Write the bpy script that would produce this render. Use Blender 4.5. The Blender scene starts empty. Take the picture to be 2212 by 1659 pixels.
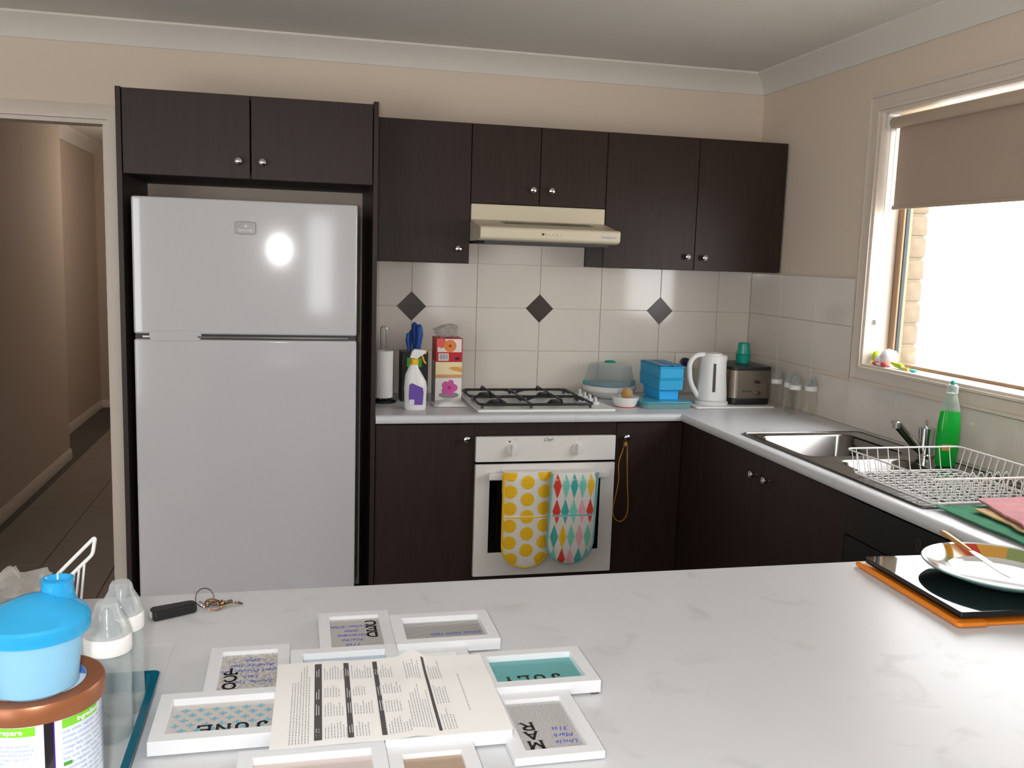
import bpy, bmesh, math, random
from mathutils import Vector, Matrix, noise
random.seed(7)
PI = math.pi
SC = bpy.context.scene
COL = SC.collection

# ---------------------------------------------------------------- camera
CAM = Vector((-2.1882, -4.1962, 1.5326))
cd = bpy.data.cameras.new('camera')
cam = bpy.data.objects.new('camera', cd)
COL.objects.link(cam)
rt = Vector((0.973828701, -0.225020743, 0.0319894697))
up = Vector((-0.000333573646, 0.139332, 0.990245668))
fw = Vector((0.227282973, 0.964340323, -0.13561044))
cam.matrix_world = Matrix(((rt.x, up.x, -fw.x, CAM.x), (rt.y, up.y, -fw.y, CAM.y), (rt.z, up.z, -fw.z, CAM.z), (0, 0, 0, 1)))
cd.sensor_fit = 'HORIZONTAL'
cd.sensor_width = 36.0
cd.lens = 1995.82 / 2212 * 36.0
cd.clip_start = 0.02
SC.camera = cam

# ---------------------------------------------------------------- world, lights, exposure
SKY = 5.0
w = bpy.data.worlds.new('World')
SC.world = w
w.use_nodes = True
bg = w.node_tree.nodes['Background']
bg.inputs[0].default_value = (0.975, 0.985, 1.0, 1)
bg.inputs[1].default_value = SKY
SC.view_settings.view_transform = 'Standard'
SC.view_settings.look = 'None'
SC.view_settings.exposure = 0.85
SC.view_settings.gamma = 1.0
SC.view_settings.use_curve_mapping = False


def area_portal(name, loc, rot, sx, sy):
    l = bpy.data.lights.new(name, 'AREA')
    l.shape = 'RECTANGLE'
    l.size = sx
    l.size_y = sy
    l.cycles.is_portal = True
    o = bpy.data.objects.new(name, l)
    COL.objects.link(o)
    o.location = loc
    o.rotation_euler = rot
    return o


# portals guide the sky light through the openings of the room
area_portal('portal_kitchen_window', (0.26, -1.68, 1.64), (0, PI / 2, 0), 1.05, 1.5)
area_portal('portal_rear_fill', (-5.05, -6.59, 1.06), (PI / 2, 0, 0), 2.2, 2.1)  # serves the wide glazing added for fill
area_portal('portal_rear_pane', (-1.76, -6.59, 1.4), (PI / 2, 0, 0), 0.36, 1.05)
area_portal('portal_rear_window', (-0.58, -6.59, 1.3), (PI / 2, 0, 0), 0.18, 1.0)

# the flash of the camera that took the picture
fl = bpy.data.lights.new('camera_flash', 'POINT')
fl.energy = 28.0
fl.shadow_soft_size = 0.024
fl.color = (1.0, 0.99, 0.98)
flo = bpy.data.objects.new('camera_flash', fl)
COL.objects.link(flo)
flo.location = CAM + rt * -0.075 + up * 0.01 + fw * 0.02


# ---------------------------------------------------------------- helpers: colour and materials
def lin(c):
    return tuple((v / 255 / 12.92) if v / 255 <= 0.04045 else ((v / 255 + 0.055) / 1.055) ** 2.4 for v in c)


MATS = {}


def M(name, rgb, rough=0.5, metal=0.0, var=None, bump=None, spec=0.5, coat=0.0, emit=None, sheen=0.0, sub=0.0, trans=0.0):
    """procedural principled material; var=(scale, amount) colour noise, bump=(scale, strength)"""
    m = bpy.data.materials.new(name)
    m.use_nodes = True
    nt = m.node_tree
    b = nt.nodes['Principled BSDF']
    c = lin(rgb)
    b.inputs['Base Color'].default_value = (*c, 1)
    b.inputs['Roughness'].default_value = rough
    b.inputs['Metallic'].default_value = metal
    b.inputs['Specular IOR Level'].default_value = spec
    b.inputs['Coat Weight'].default_value = coat
    b.inputs['Sheen Weight'].default_value = sheen
    b.inputs['Transmission Weight'].default_value = trans
    if var or bump:
        tc = nt.nodes.new('ShaderNodeTexCoord')
    if var:
        n = nt.nodes.new('ShaderNodeTexNoise')
        n.inputs['Scale'].default_value = var[0]
        n.inputs['Detail'].default_value = 4
        mp = nt.nodes.new('ShaderNodeMapping')
        if len(var) > 2:
            mp.inputs['Scale'].default_value = var[2]
        nt.links.new(tc.outputs['Object'], mp.inputs[0])
        nt.links.new(mp.outputs[0], n.inputs['Vector'])
        r = nt.nodes.new('ShaderNodeValToRGB')
        a = var[1]
        r.color_ramp.elements[0].position = 0.3
        r.color_ramp.elements[1].position = 0.7
        r.color_ramp.elements[0].color = (*[max(0, v * (1 - a)) for v in c], 1)
        r.color_ramp.elements[1].color = (*[min(1, v * (1 + a)) for v in c], 1)
        nt.links.new(n.outputs['Fac'], r.inputs[0])
        nt.links.new(r.outputs[0], b.inputs['Base Color'])
    if bump:
        n2 = nt.nodes.new('ShaderNodeTexNoise')
        n2.inputs['Scale'].default_value = bump[0]
        n2.inputs['Detail'].default_value = 3
        nt.links.new(tc.outputs['Object'], n2.inputs['Vector'])
        bp = nt.nodes.new('ShaderNodeBump')
        bp.inputs['Strength'].default_value = bump[1]
        bp.inputs['Distance'].default_value = 0.002
        nt.links.new(n2.outputs['Fac'], bp.inputs['Height'])
        nt.links.new(bp.outputs[0], b.inputs['Normal'])
    MATS[name] = m
    return m


def clear(name, tint, opac=0.06, rough=0.08, body=None, edge=0.4):
    """thin clear or translucent plastic / glass: tinted transparency under a glossy skin that thickens at the rim"""
    m = bpy.data.materials.new(name)
    m.use_nodes = True
    nt = m.node_tree
    b = nt.nodes['Principled BSDF']
    b.inputs['Base Color'].default_value = (*lin(body or tint), 1)
    b.inputs['Roughness'].default_value = rough
    t = nt.nodes.new('ShaderNodeBsdfTransparent')
    t.inputs[0].default_value = (*lin(tint), 1)
    lw = nt.nodes.new('ShaderNodeLayerWeight')
    lw.inputs['Blend'].default_value = 0.35
    ma = nt.nodes.new('ShaderNodeMath')
    ma.operation = 'MULTIPLY_ADD'
    ma.inputs[1].default_value = edge
    ma.inputs[2].default_value = opac
    ma.use_clamp = True
    nt.links.new(lw.outputs['Facing'], ma.inputs[0])
    mx = nt.nodes.new('ShaderNodeMixShader')
    nt.links.new(ma.outputs[0], mx.inputs[0])
    nt.links.new(t.outputs[0], mx.inputs[1])
    nt.links.new(b.outputs[0], mx.inputs[2])
    nt.links.new(mx.outputs[0], nt.nodes['Material Output'].inputs[0])
    MATS[name] = m
    return m


def pane(name, gloss=0.06):
    m = bpy.data.materials.new(name)
    m.use_nodes = True
    nt = m.node_tree
    nt.nodes.remove(nt.nodes['Principled BSDF'])
    t = nt.nodes.new('ShaderNodeBsdfTransparent')
    g = nt.nodes.new('ShaderNodeBsdfGlossy')
    g.inputs['Roughness'].default_value = 0.0
    mx = nt.nodes.new('ShaderNodeMixShader')
    mx.inputs[0].default_value = gloss
    nt.links.new(t.outputs[0], mx.inputs[1])
    nt.links.new(g.outputs[0], mx.inputs[2])
    nt.links.new(mx.outputs[0], nt.nodes['Material Output'].inputs[0])
    MATS[name] = m
    return m


def checker(name, c1, c2, kind, scale, rough=0.6):
    """patterned print: kind = wave / noise / magic / voronoi, as a two colour ramp"""
    m = M(name, c1, rough)
    nt = m.node_tree
    b = nt.nodes['Principled BSDF']
    tc = nt.nodes.new('ShaderNodeTexCoord')
    mp = nt.nodes.new('ShaderNodeMapping')
    mp.inputs['Scale'].default_value = scale
    nt.links.new(tc.outputs['Object'], mp.inputs[0])
    n = nt.nodes.new({'wave': 'ShaderNodeTexWave', 'noise': 'ShaderNodeTexNoise', 'magic': 'ShaderNodeTexMagic', 'voronoi': 'ShaderNodeTexVoronoi', 'checker': 'ShaderNodeTexChecker'}[kind])
    nt.links.new(mp.outputs[0], n.inputs['Vector'])
    r = nt.nodes.new('ShaderNodeValToRGB')
    r.color_ramp.elements[0].color = (*lin(c1), 1)
    r.color_ramp.elements[1].color = (*lin(c2), 1)
    r.color_ramp.elements[0].position = 0.35
    r.color_ramp.elements[1].position = 0.65
    if kind == 'wave':
        n.bands_direction = 'Y'
        n.inputs['Scale'].default_value = 1
    nt.links.new(n.outputs['Fac' if kind in ('wave', 'noise', 'magic', 'checker') else 'Distance'], r.inputs[0])
    nt.links.new(r.outputs[0], b.inputs['Base Color'])
    return m


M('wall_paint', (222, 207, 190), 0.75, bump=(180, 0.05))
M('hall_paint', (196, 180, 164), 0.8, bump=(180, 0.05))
M('ceiling_paint', (230, 228, 223), 0.85, bump=(200, 0.05))
M('trim_paint', (216, 205, 192), 0.45)
M('cornice_paint', (226, 222, 214), 0.7)
M('tile', (220, 213, 203), 0.10, var=(3, 0.02), bump=(5, 0.04))
M('grout', (196, 189, 180), 0.9)
M('diamond', (56, 45, 41), 0.3)
M('floor_tile', (138, 130, 120), 0.35, var=(9, 0.07), bump=(40, 0.03))
M('floor_grout', (92, 86, 80), 0.9)
M('wenge', (47, 34, 30), 0.45, var=(12, 0.16, (6, 6, 0.5)), bump=(150, 0.03), spec=0.3)
M('carcass_inner', (60, 52, 47), 0.6)
M('kick', (30, 26, 25), 0.6)
M('chrome', (215, 215, 218), 0.12, 1.0)
M('steel', (124, 122, 119), 0.17, 1.0)
M('steel_brushed', (150, 140, 130), 0.28, 1.0, var=(60, 0.06, (1, 1, 20)))
M('fridge_white', (194, 195, 198), 0.085)
M('enamel', (232, 232, 230), 0.25)
M('oven_white', (228, 226, 222), 0.35)
M('plastic_white', (228, 228, 226), 0.35)
M('hood_cream', (214, 204, 180), 0.42)
M('black_glass', (6, 6, 7), 0.03)
M('black_plastic', (18, 18, 19), 0.4)
M('rubber_grey', (70, 70, 70), 0.7)
M('grate', (24, 30, 34), 0.38, bump=(200, 0.06))
M('burner', (58, 54, 50), 0.55, 0.4)
M('knife_blue', (26, 76, 158), 0.4)
M('paper_white', (236, 235, 233), 0.85, bump=(90, 0.1))
M('purple', (104, 72, 160), 0.4)
M('yellow_plastic', (236, 182, 20), 0.35)
M('green_label', (70, 150, 40), 0.5)
M('ink_grey', (78, 76, 76), 0.8)
M('ink_light', (160, 158, 160), 0.8)
M('ink_black', (16, 15, 15), 0.7)
M('ink_blue', (54, 82, 214), 0.7)
M('ink_softblue', (120, 140, 200), 0.6)
M('print_green', (118, 196, 40), 0.35)
M('print_white', (238, 240, 242), 0.4)
M('tin_white', (224, 232, 238), 0.28, coat=0.4)
M('tin_black', (34, 32, 36), 0.12, coat=0.6)
M('tin_purple', (72, 20, 130), 0.2)
M('lid_bronze', (146, 90, 58), 0.36, 0.35)
M('seal_label', (196, 220, 236), 0.3)
M('seal_blue', (70, 120, 205), 0.3)
M('frame_white', (226, 228, 231), 0.4)
M('card_white', (226, 226, 228), 0.7)
M('art_grey', (190, 187, 184), 0.6)
M('art_teal', (98, 172, 174), 0.6)
M('art_teal_side', (170, 215, 228), 0.6)
M('art_cross', (120, 186, 210), 0.6)
M('art_ground', (206, 200, 196), 0.6)
M('art_pink', (206, 192, 186), 0.6)
checker('art_lines', (205, 202, 199), (120, 118, 118), 'wave', (1, 68, 1))
checker('art_linen', (216, 214, 212), (152, 150, 152), 'noise', (60, 420, 1))
checker('art_chevron', (178, 174, 170), (208, 205, 201), 'voronoi', (44, 30, 1))
checker('art_brown', (196, 180, 162), (152, 116, 84), 'checker', (190, 190, 1))
checker('art_glitter', (214, 226, 236), (128, 150, 176), 'noise', (260, 260, 1))
M('board_orange', (232, 132, 28), 0.5, bump=(120, 0.1))
M('plate_white', (208, 213, 211), 0.1)
M('plate_red', (190, 62, 44), 0.12)
M('plate_ochre', (206, 152, 62), 0.12)
M('plate_green', (132, 150, 92), 0.12)
M('plate_teal', (120, 160, 156), 0.15)
M('knife_handle', (196, 150, 84), 0.35, 0.3)
M('cloth_green', (48, 128, 92), 0.9, bump=(500, 0.4), var=(40, 0.15))
M('cloth_pink', (200, 140, 144), 0.95, bump=(500, 0.4), var=(50, 0.08))
M('cloth_tan', (196, 164, 118), 0.95, bump=(500, 0.4))
M('mitt_white', (226, 223, 216), 0.9, bump=(160, 0.3))
M('mitt_yellow', (238, 188, 24), 0.85, bump=(160, 0.3))
M('mitt_teal', (62, 172, 166), 0.85)
M('mitt_mint', (122, 208, 190), 0.85)
M('mitt_red', (220, 62, 44), 0.85)
M('mitt_pink', (232, 170, 184), 0.85)
M('mitt_binding', (118, 184, 190), 0.85)
M('lanyard', (170, 118, 24), 0.7)
M('toy_green', (188, 214, 44), 0.6)
M('toy_white', (238, 238, 238), 0.8, bump=(60, 0.2))
M('toy_red', (206, 70, 74), 0.5)
M('toy_aqua', (80, 196, 200), 0.5)
M('toy_ochre', (220, 190, 60), 0.5)
M('teal_plastic', (22, 158, 140), 0.3)
M('blue_tub', (36, 166, 218), 0.4)
M('blue_tub_dark', (18, 118, 168), 0.4)
M('blue_tub_bright', (40, 178, 246), 0.4)
M('maroon', (74, 28, 78), 0.5)
M('sponge', (196, 140, 56), 0.95, bump=(300, 0.8), var=(90, 0.25))
M('red_rim', (206, 70, 58), 0.4)
M('blind', (176, 158, 142), 0.9, bump=(500, 0.1))
M('blind_tube', (188, 172, 152), 0.6)
M('alu_bronze', (150, 122, 94), 0.4, 0.3)
M('gasket', (30, 50, 54), 0.5)
M('brick', (128, 114, 94), 0.9, var=(30, 0.12), bump=(60, 0.5))
M('mortar', (148, 136, 114), 0.95, bump=(120, 0.4))
M('concrete', (190, 182, 170), 0.9, var=(3, 0.06))
M('door_paint', (200, 182, 160), 0.5)
M('brass', (200, 180, 140), 0.2, 0.9)
M('leather_black', (22, 22, 23), 0.35, bump=(260, 0.15))
M('copper', (190, 120, 84), 0.25, 0.9)
M('tissue_red', (196, 24, 40), 0.4)
M('tissue_pinkwhite', (238, 226, 220), 0.45)
M('tissue_orange', (230, 134, 62), 0.45)
M('tissue_brown', (120, 54, 30), 0.5)
M('tissue_coral', (226, 96, 84), 0.45)
M('tissue_cream', (240, 222, 176), 0.45)
M('tissue_gold', (222, 164, 78), 0.45)
M('tissue_tan', (216, 156, 98), 0.45)
M('tissue_white', (232, 228, 224), 0.45)
M('tissue_orchid', (200, 84, 160), 0.45)
M('tissue_magenta', (176, 36, 96), 0.45)
M('tissue_stone', (140, 136, 136), 0.5)
M('badge', (112, 110, 108), 0.35, 0.8)
M('power_white', (222, 216, 206), 0.4)
M('navy', (24, 30, 70), 0.4)
clear('clear_plastic', (246, 248, 248), 0.05, 0.06, (235, 238, 240), 0.35)
clear('clear_cap', (240, 242, 243), 0.16, 0.1, (226, 230, 232), 0.5)
clear('bottle_glass', (244, 247, 247), 0.07, 0.05, (215, 222, 222), 0.45)
clear('corner_bottle', (252, 251, 248), 0.04, 0.06, (232, 230, 222), 0.32)
clear('sleeve_film', (250, 250, 250), 0.3, 0.15, (238, 239, 241), 0.3)
clear('frosted', (214, 224, 226), 0.35, 0.25, (206, 210, 208), 0.4)
clear('bag_film', (232, 230, 226), 0.18, 0.12, (222, 218, 212), 0.6)
clear('tub_blue', (176, 220, 240), 0.6, 0.25, (156, 212, 240), 0.3)
clear('tub_lid_blue', (90, 194, 240), 0.6, 0.15, (54, 176, 228), 0.3)
clear('teal_acrylic', (40, 150, 172), 0.35, 0.06, (16, 120, 146), 0.4)
clear('aqua_box', (176, 216, 214), 0.5, 0.2, (150, 200, 202), 0.35)
clear('aqua_lid', (96, 184, 204), 0.7, 0.2, (84, 180, 204), 0.3)
clear('detergent', (10, 190, 66), 0.55, 0.06, (4, 190, 62), 0.3)
clear('detergent_shell', (226, 240, 230), 0.12, 0.06, (215, 226, 218), 0.4)
clear('dome', (244, 247, 247), 0.14, 0.07, (206, 214, 216), 0.38)
pane('window_glass', 0.04)
pane('photo_glass', 0.07)


def worktop_mat():
    m = M('worktop', (214, 216, 219), 0.33, spec=0.4)
    nt = m.node_tree
    b = nt.nodes['Principled BSDF']
    tc = nt.nodes.new('ShaderNodeTexCoord')
    n = nt.nodes.new('ShaderNodeTexNoise')
    n.inputs['Scale'].default_value = 11
    n.inputs['Detail'].default_value = 9
    n.inputs['Distortion'].default_value = 0.5
    r = nt.nodes.new('ShaderNodeValToRGB')
    r.color_ramp.elements[0].position = 0.60
    r.color_ramp.elements[0].color = (*lin((214, 216, 219)), 1)
    r.color_ramp.elements[1].position = 0.74
    r.color_ramp.elements[1].color = (*lin((200, 201, 201)), 1)
    n2 = nt.nodes.new('ShaderNodeTexNoise')
    n2.inputs['Scale'].default_value = 9
    mx = nt.nodes.new('ShaderNodeMixRGB')
    mx.blend_type = 'MULTIPLY'
    mx.inputs[0].default_value = 0.07
    nt.links.new(tc.outputs['Object'], n.inputs['Vector'])
    nt.links.new(tc.outputs['Object'], n2.inputs['Vector'])
    nt.links.new(n.outputs['Fac'], r.inputs[0])
    nt.links.new(r.outputs[0], mx.inputs[1])
    nt.links.new(n2.outputs['Fac'], mx.inputs[2])
    nt.links.new(mx.outputs[0], b.inputs['Base Color'])


worktop_mat()


# ---------------------------------------------------------------- helpers: meshes
class MB:
    def __init__(s):
        s.v, s.f, s.m = [], [], []

    def add(s, vs, fs, m=0):
        o = len(s.v)
        s.v += [tuple(p) for p in vs]
        s.f += [tuple(i + o for i in f) for f in fs]
        s.m += [m] * len(fs)
        return s

    def box(s, x0, x1, y0, y1, z0, z1, m=0):
        x0, x1 = min(x0, x1), max(x0, x1)
        y0, y1 = min(y0, y1), max(y0, y1)
        z0, z1 = min(z0, z1), max(z0, z1)
        return s.add([(x0, y0, z0), (x1, y0, z0), (x1, y1, z0), (x0, y1, z0), (x0, y0, z1), (x1, y0, z1), (x1, y1, z1), (x0, y1, z1)],
                     [(3, 2, 1, 0), (4, 5, 6, 7), (0, 1, 5, 4), (1, 2, 6, 5), (2, 3, 7, 6), (3, 0, 4, 7)], m)

    def prism(s, poly, a0, a1, axis='z', m=0):
        """poly 2d, counter-clockwise looking down the axis; axis x: (y,z), y: (x,z), z: (x,y)"""
        n = len(poly)

        def P(p, a):
            return {'x': (a, p[0], p[1]), 'y': (p[0], a, p[1]), 'z': (p[0], p[1], a)}[axis]
        vs = [P(p, a0) for p in poly] + [P(p, a1) for p in poly]
        fs = [tuple(range(n - 1, -1, -1)), tuple(range(n, 2 * n))] + [(i, (i + 1) % n, n + (i + 1) % n, n + i) for i in range(n)]
        return s.add(vs, fs, m)

    def lathe(s, prof, n=32, c=(0, 0, 0), axis='z', m=0, sx=1, sy=1, cap=True):
        """prof: list of (r, h) from bottom to top"""
        vs = []
        for r, h in prof:
            for i in range(n):
                a = 2 * PI * i / n
                p = (r * math.cos(a) * sx, r * math.sin(a) * sy, h)
                if axis == 'y':
                    p = (p[0], h, -p[1])
                elif axis == 'x':
                    p = (h, p[0], p[1])
                vs.append((p[0] + c[0], p[1] + c[1], p[2] + c[2]))
        fs = []
        for j in range(len(prof) - 1):
            for i in range(n):
                k = (i + 1) % n
                fs.append((j * n + i, j * n + k, (j + 1) * n + k, (j + 1) * n + i))
        if cap:
            if prof[0][0] > 1e-5:
                fs.append(tuple(range(n - 1, -1, -1)))
            if prof[-1][0] > 1e-5:
                fs.append(tuple(range((len(prof) - 1) * n, len(prof) * n)))
        return s.add(vs, fs, m)

    def tube(s, path, r, n=8, closed=False, m=0, flat=None):
        pts = [Vector(p) for p in path]
        L = len(pts)
        vs = []
        ref = None
        for i, p in enumerate(pts):
            a = pts[(i - 1) % L] if (closed or i) else p
            b = pts[(i + 1) % L] if (closed or i < L - 1) else p
            t = (b - a).normalized()
            if ref is None:
                ref = Vector((0, 0, 1)) if abs(t.z) < 0.9 else Vector((1, 0, 0))
            u = (ref - t * ref.dot(t)).normalized()
            ref = u
            v = t.cross(u)
            rr = r[i] if isinstance(r, (list, tuple)) else r
            for k in range(n):
                an = 2 * PI * k / n
                vs.append(p + u * (math.cos(an) * rr * (flat or 1)) + v * (math.sin(an) * rr))
        fs = []
        for i in range(L if closed else L - 1):
            j = (i + 1) % L
            for k in range(n):
                q = (k + 1) % n
                fs.append((i * n + k, i * n + q, j * n + q, j * n + k))
        if not closed:
            fs.append(tuple(range(n - 1, -1, -1)))
            fs.append(tuple(range((L - 1) * n, L * n)))
        return s.add(vs, fs, m)

    def ball(s, c, r, n=16, h=10, m=0, sc=(1, 1, 1)):
        prof = [(max(0, r * math.sin(PI * i / h)), -r * math.cos(PI * i / h)) for i in range(h + 1)]
        t = MB().lathe(prof, n, (0, 0, 0), cap=False)
        return s.add([(p[0] * sc[0] + c[0], p[1] * sc[1] + c[1], p[2] * sc[2] + c[2]) for p in t.v], t.f, m)

    def grid(s, nx, ny, fn, m=0):
        vs = [fn(i / nx, j / ny) for j in range(ny + 1) for i in range(nx + 1)]
        fs = [(j * (nx + 1) + i, j * (nx + 1) + i + 1, (j + 1) * (nx + 1) + i + 1, (j + 1) * (nx + 1) + i) for j in range(ny) for i in range(nx)]
        return s.add(vs, fs, m)

    def map(s, fn):
        s.v = [tuple(fn(Vector(p))) for p in s.v]
        return s

    def mesh(s, name, mats, bevel=0, seg=2, ang=0.6, weld=1e-6, solid=0):
        bm = bmesh.new()
        vv = [bm.verts.new(p) for p in s.v]
        for f, mi in zip(s.f, s.m):
            try:
                g = bm.faces.new([vv[i] for i in f])
                g.material_index = mi
            except ValueError:
                pass
        bmesh.ops.remove_doubles(bm, verts=bm.verts, dist=weld)
        bmesh.ops.dissolve_degenerate(bm, edges=bm.edges, dist=1e-7)
        bmesh.ops.recalc_face_normals(bm, faces=bm.faces)
        if solid:
            bmesh.ops.solidify(bm, geom=bm.faces[:], thickness=solid)
        if bevel:
            es = [e for e in bm.edges if len(e.link_faces) == 2 and e.calc_face_angle(0) > ang]
            bmesh.ops.bevel(bm, geom=es, offset=bevel, segments=seg, affect='EDGES', profile=0.5, clamp_overlap=True)
        for f in bm.faces:
            f.smooth = True
        for e in bm.edges:
            if len(e.link_faces) != 2 or e.calc_face_angle(0) > ang:
                e.smooth = False
        me = bpy.data.meshes.new(name)
        bm.to_mesh(me)
        bm.free()
        for x in ([mats] if isinstance(mats, str) else mats):
            me.materials.append(MATS[x])
        return me

    def build(s, name, mats, parent=None, world=False, **kw):
        if world and parent is not None:
            L = parent.location.copy()
            if parent.parent is not None:
                L = L + parent.parent.location
            s.v = [(p[0] - L.x, p[1] - L.y, p[2] - L.z) for p in s.v]
        o = bpy.data.objects.new(name, s.mesh(name, mats, **kw))
        COL.objects.link(o)
        o.parent = parent
        if kw.get('bevel'):
            wn(o)
        return o


def wn(o):
    # flat faces stay flat beside their rounded edges
    m = o.modifiers.new('weighted_normal', 'WEIGHTED_NORMAL')
    m.keep_sharp = True
    m.weight = 90
    return o


def tag(o, label=None, cat=None, group=None, kind=None):
    if label:
        o['label'] = label
    if cat:
        o['category'] = cat
    if group:
        o['group'] = group
    if kind:
        o['kind'] = kind
    return o


def thing(name, label, cat, loc=(0, 0, 0), rz=0, group=None):
    o = bpy.data.objects.new(name, None)
    COL.objects.link(o)
    o.location = loc
    o.rotation_euler = (0, 0, rz)
    o.empty_display_size = 0.05
    return tag(o, label, cat, group)


def inst(src, parent, loc=(0, 0, 0), rot=(0, 0, 0), name=None):
    o = src.copy()
    COL.objects.link(o)
    o.parent = parent
    o.location = loc
    o.rotation_euler = rot
    return o


def copy_thing(root, loc, label, rz=None):
    r = root.copy()
    COL.objects.link(r)
    r.location = loc
    if rz is not None:
        r.rotation_euler = (0, 0, rz)
    r['label'] = label
    for ch in list(root.children):
        c = ch.copy()
        COL.objects.link(c)
        c.parent = r
        for g in list(ch.children):
            d = g.copy()
            COL.objects.link(d)
            d.parent = c
    return r


def struct(name, mb, mats, **kw):
    return tag(mb.build(name, mats, **kw), kind='structure')


def rrect(x0, x1, y0, y1, r, n=6):
    pts = []
    for cx, cy, a in ((x1 - r, y0 + r, -PI / 2), (x1 - r, y1 - r, 0), (x0 + r, y1 - r, PI / 2), (x0 + r, y0 + r, PI)):
        for i in range(n + 1):
            t = a + PI / 2 * i / n
            pts.append((cx + r * math.cos(t), cy + r * math.sin(t)))
    return pts


def fillet(pts, r, n=5):
    P = [Vector(p) for p in pts]
    out = [P[0]]
    for a, b, c in zip(P, P[1:], P[2:]):
        d1, d2 = (a - b), (c - b)
        k = min(r, d1.length / 2, d2.length / 2)
        p1, p2 = b + d1.normalized() * k, b + d2.normalized() * k
        for i in range(n + 1):
            t = i / n
            out.append(p1.lerp(b, t).lerp(b.lerp(p2, t), t))
    return out + [P[-1]]


_TX = {}


def text2d(s, size=1.0, shear=0.0, align='CENTER', bold=0.0):
    """glyph outlines of a string as flat verts/faces in 2d"""
    key = (s, shear, align, bold)
    if key not in _TX:
        cu = bpy.data.curves.new('txt', 'FONT')
        cu.body = s
        cu.shear = shear
        cu.align_x = align
        cu.resolution_u = 2
        cu.offset = bold
        o = bpy.data.objects.new('txt', cu)
        COL.objects.link(o)
        dg = bpy.context.evaluated_depsgraph_get()
        me = bpy.data.meshes.new_from_object(o.evaluated_get(dg))
        _TX[key] = ([(v.co.x, v.co.y) for v in me.vertices], [tuple(p.vertices) for p in me.polygons])
        bpy.data.objects.remove(o)
        bpy.data.curves.remove(cu)
        bpy.data.meshes.remove(me)
    v, f = _TX[key]
    return [(x * size, y * size) for x, y in v], f


def put_text(mb, s, size, fn, m=0, **kw):
    v, f = text2d(s, size, **kw)
    mb.add([fn(x, y) for x, y in v], f, m)


# strokes for slab serif capitals (unit box), as (polyline, width)
SERIF = {
    'M': ([[(.12, 0), (.12, 1)], [(.88, 0), (.88, 1)], [(.12, 1), (.5, .25)], [(.5, .25), (.88, 1)]], [(.12, 0), (.88, 0), (.12, 1), (.88, 1)]),
    'A': ([[(.14, 0), (.5, 1)], [(.86, 0), (.5, 1)], [(.27, .35), (.73, .35)]], [(.14, 0), (.86, 0)]),
    'R': ([[(.2, 0), (.2, 1)], [(.2, 1), (.6, 1), (.78, .88), (.78, .66), (.6, .52), (.2, .52)], [(.5, .52), (.86, 0)]], [(.2, 0), (.9, 0)]),
    'O': ([[(.5, 0), (.2, .14), (.1, .5), (.2, .86), (.5, 1), (.8, .86), (.9, .5), (.8, .14), (.5, 0)]], []),
    'C': ([[(.86, .78), (.7, .97), (.45, 1), (.2, .84), (.1, .5), (.2, .16), (.45, 0), (.7, .03), (.88, .2)]], []),
    'T': ([[(.5, 0), (.5, 1)], [(.08, 1), (.92, 1)], [(.1, 1), (.1, .8)], [(.9, 1), (.9, .8)]], [(.5, 0)]),
    'D': ([[(.2, 0), (.2, 1)], [(.2, 1), (.55, 1), (.82, .8), (.88, .5), (.82, .2), (.55, 0), (.2, 0)]], []),
    'E': ([[(.2, 0), (.2, 1)], [(.1, 1), (.84, 1)], [(.2, .52), (.66, .52)], [(.1, 0), (.86, 0)], [(.86, 0), (.86, .2)], [(.84, 1), (.84, .82)]], []),
    'J': ([[(.62, 1), (.62, .22), (.5, .04), (.28, 0), (.14, .16), (.2, .3)]], [(.62, 1)]),
    'U': ([[(.18, 1), (.18, .3), (.3, .06), (.5, 0), (.7, .06), (.82, .3), (.82, 1)]], [(.18, 1), (.82, 1)]),
    'L': ([[(.25, 0), (.25, 1)], [(.12, 0), (.85, 0)], [(.85, 0), (.85, .25)]], [(.25, 1)]),
    'Y': ([[(.5, 0), (.5, .48)], [(.5, .48), (.14, 1)], [(.5, .48), (.86, 1)]], [(.5, 0), (.14, 1), (.86, 1)]),
    'N': ([[(.16, 0), (.16, 1)], [(.84, 0), (.84, 1)], [(.16, 1), (.84, 0)]], [(.16, 0), (.16, 1), (.84, 1)]),
}


def put_serif(mb, ch, fn, m=0, wd=0.19):
    lines, feet = SERIF[ch]
    segs = [(a, b, wd) for l in lines for a, b in zip(l, l[1:])] + [((x - .14, y), (x + .14, y), .07) for x, y in feet]
    for a, b, t in segs:
        a, b = Vector(a), Vector(b)
        d = (b - a).normalized()
        n = Vector((-d.y, d.x)) * t / 2
        e = d * t * 0.35
        mb.add([fn(*(a - e + n)), fn(*(a - e - n)), fn(*(b + e - n)), fn(*(b + e + n))], [(0, 1, 2, 3)], m)


def knob_mesh():
    return MB().lathe([(0.0045, 0.0), (0.0045, -0.010), (0.009, -0.014), (0.0135, -0.020), (0.0145, -0.025), (0.0125, -0.030), (0.007, -0.033), (0.0, -0.034)], 20, axis='y').mesh('knob', 'chrome')


KNOB = knob_mesh()


def knob(parent, x, y, z, rz=0.0):
    o = bpy.data.objects.new('knob', KNOB)
    COL.objects.link(o)
    o.parent = parent
    o.location = (x, y, z)
    o.rotation_euler = (0, 0, rz)
    o['label'] = 'round chrome knob'
    return o


# ================================================================ ROOM SHELL
CEIL = 2.43
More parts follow.
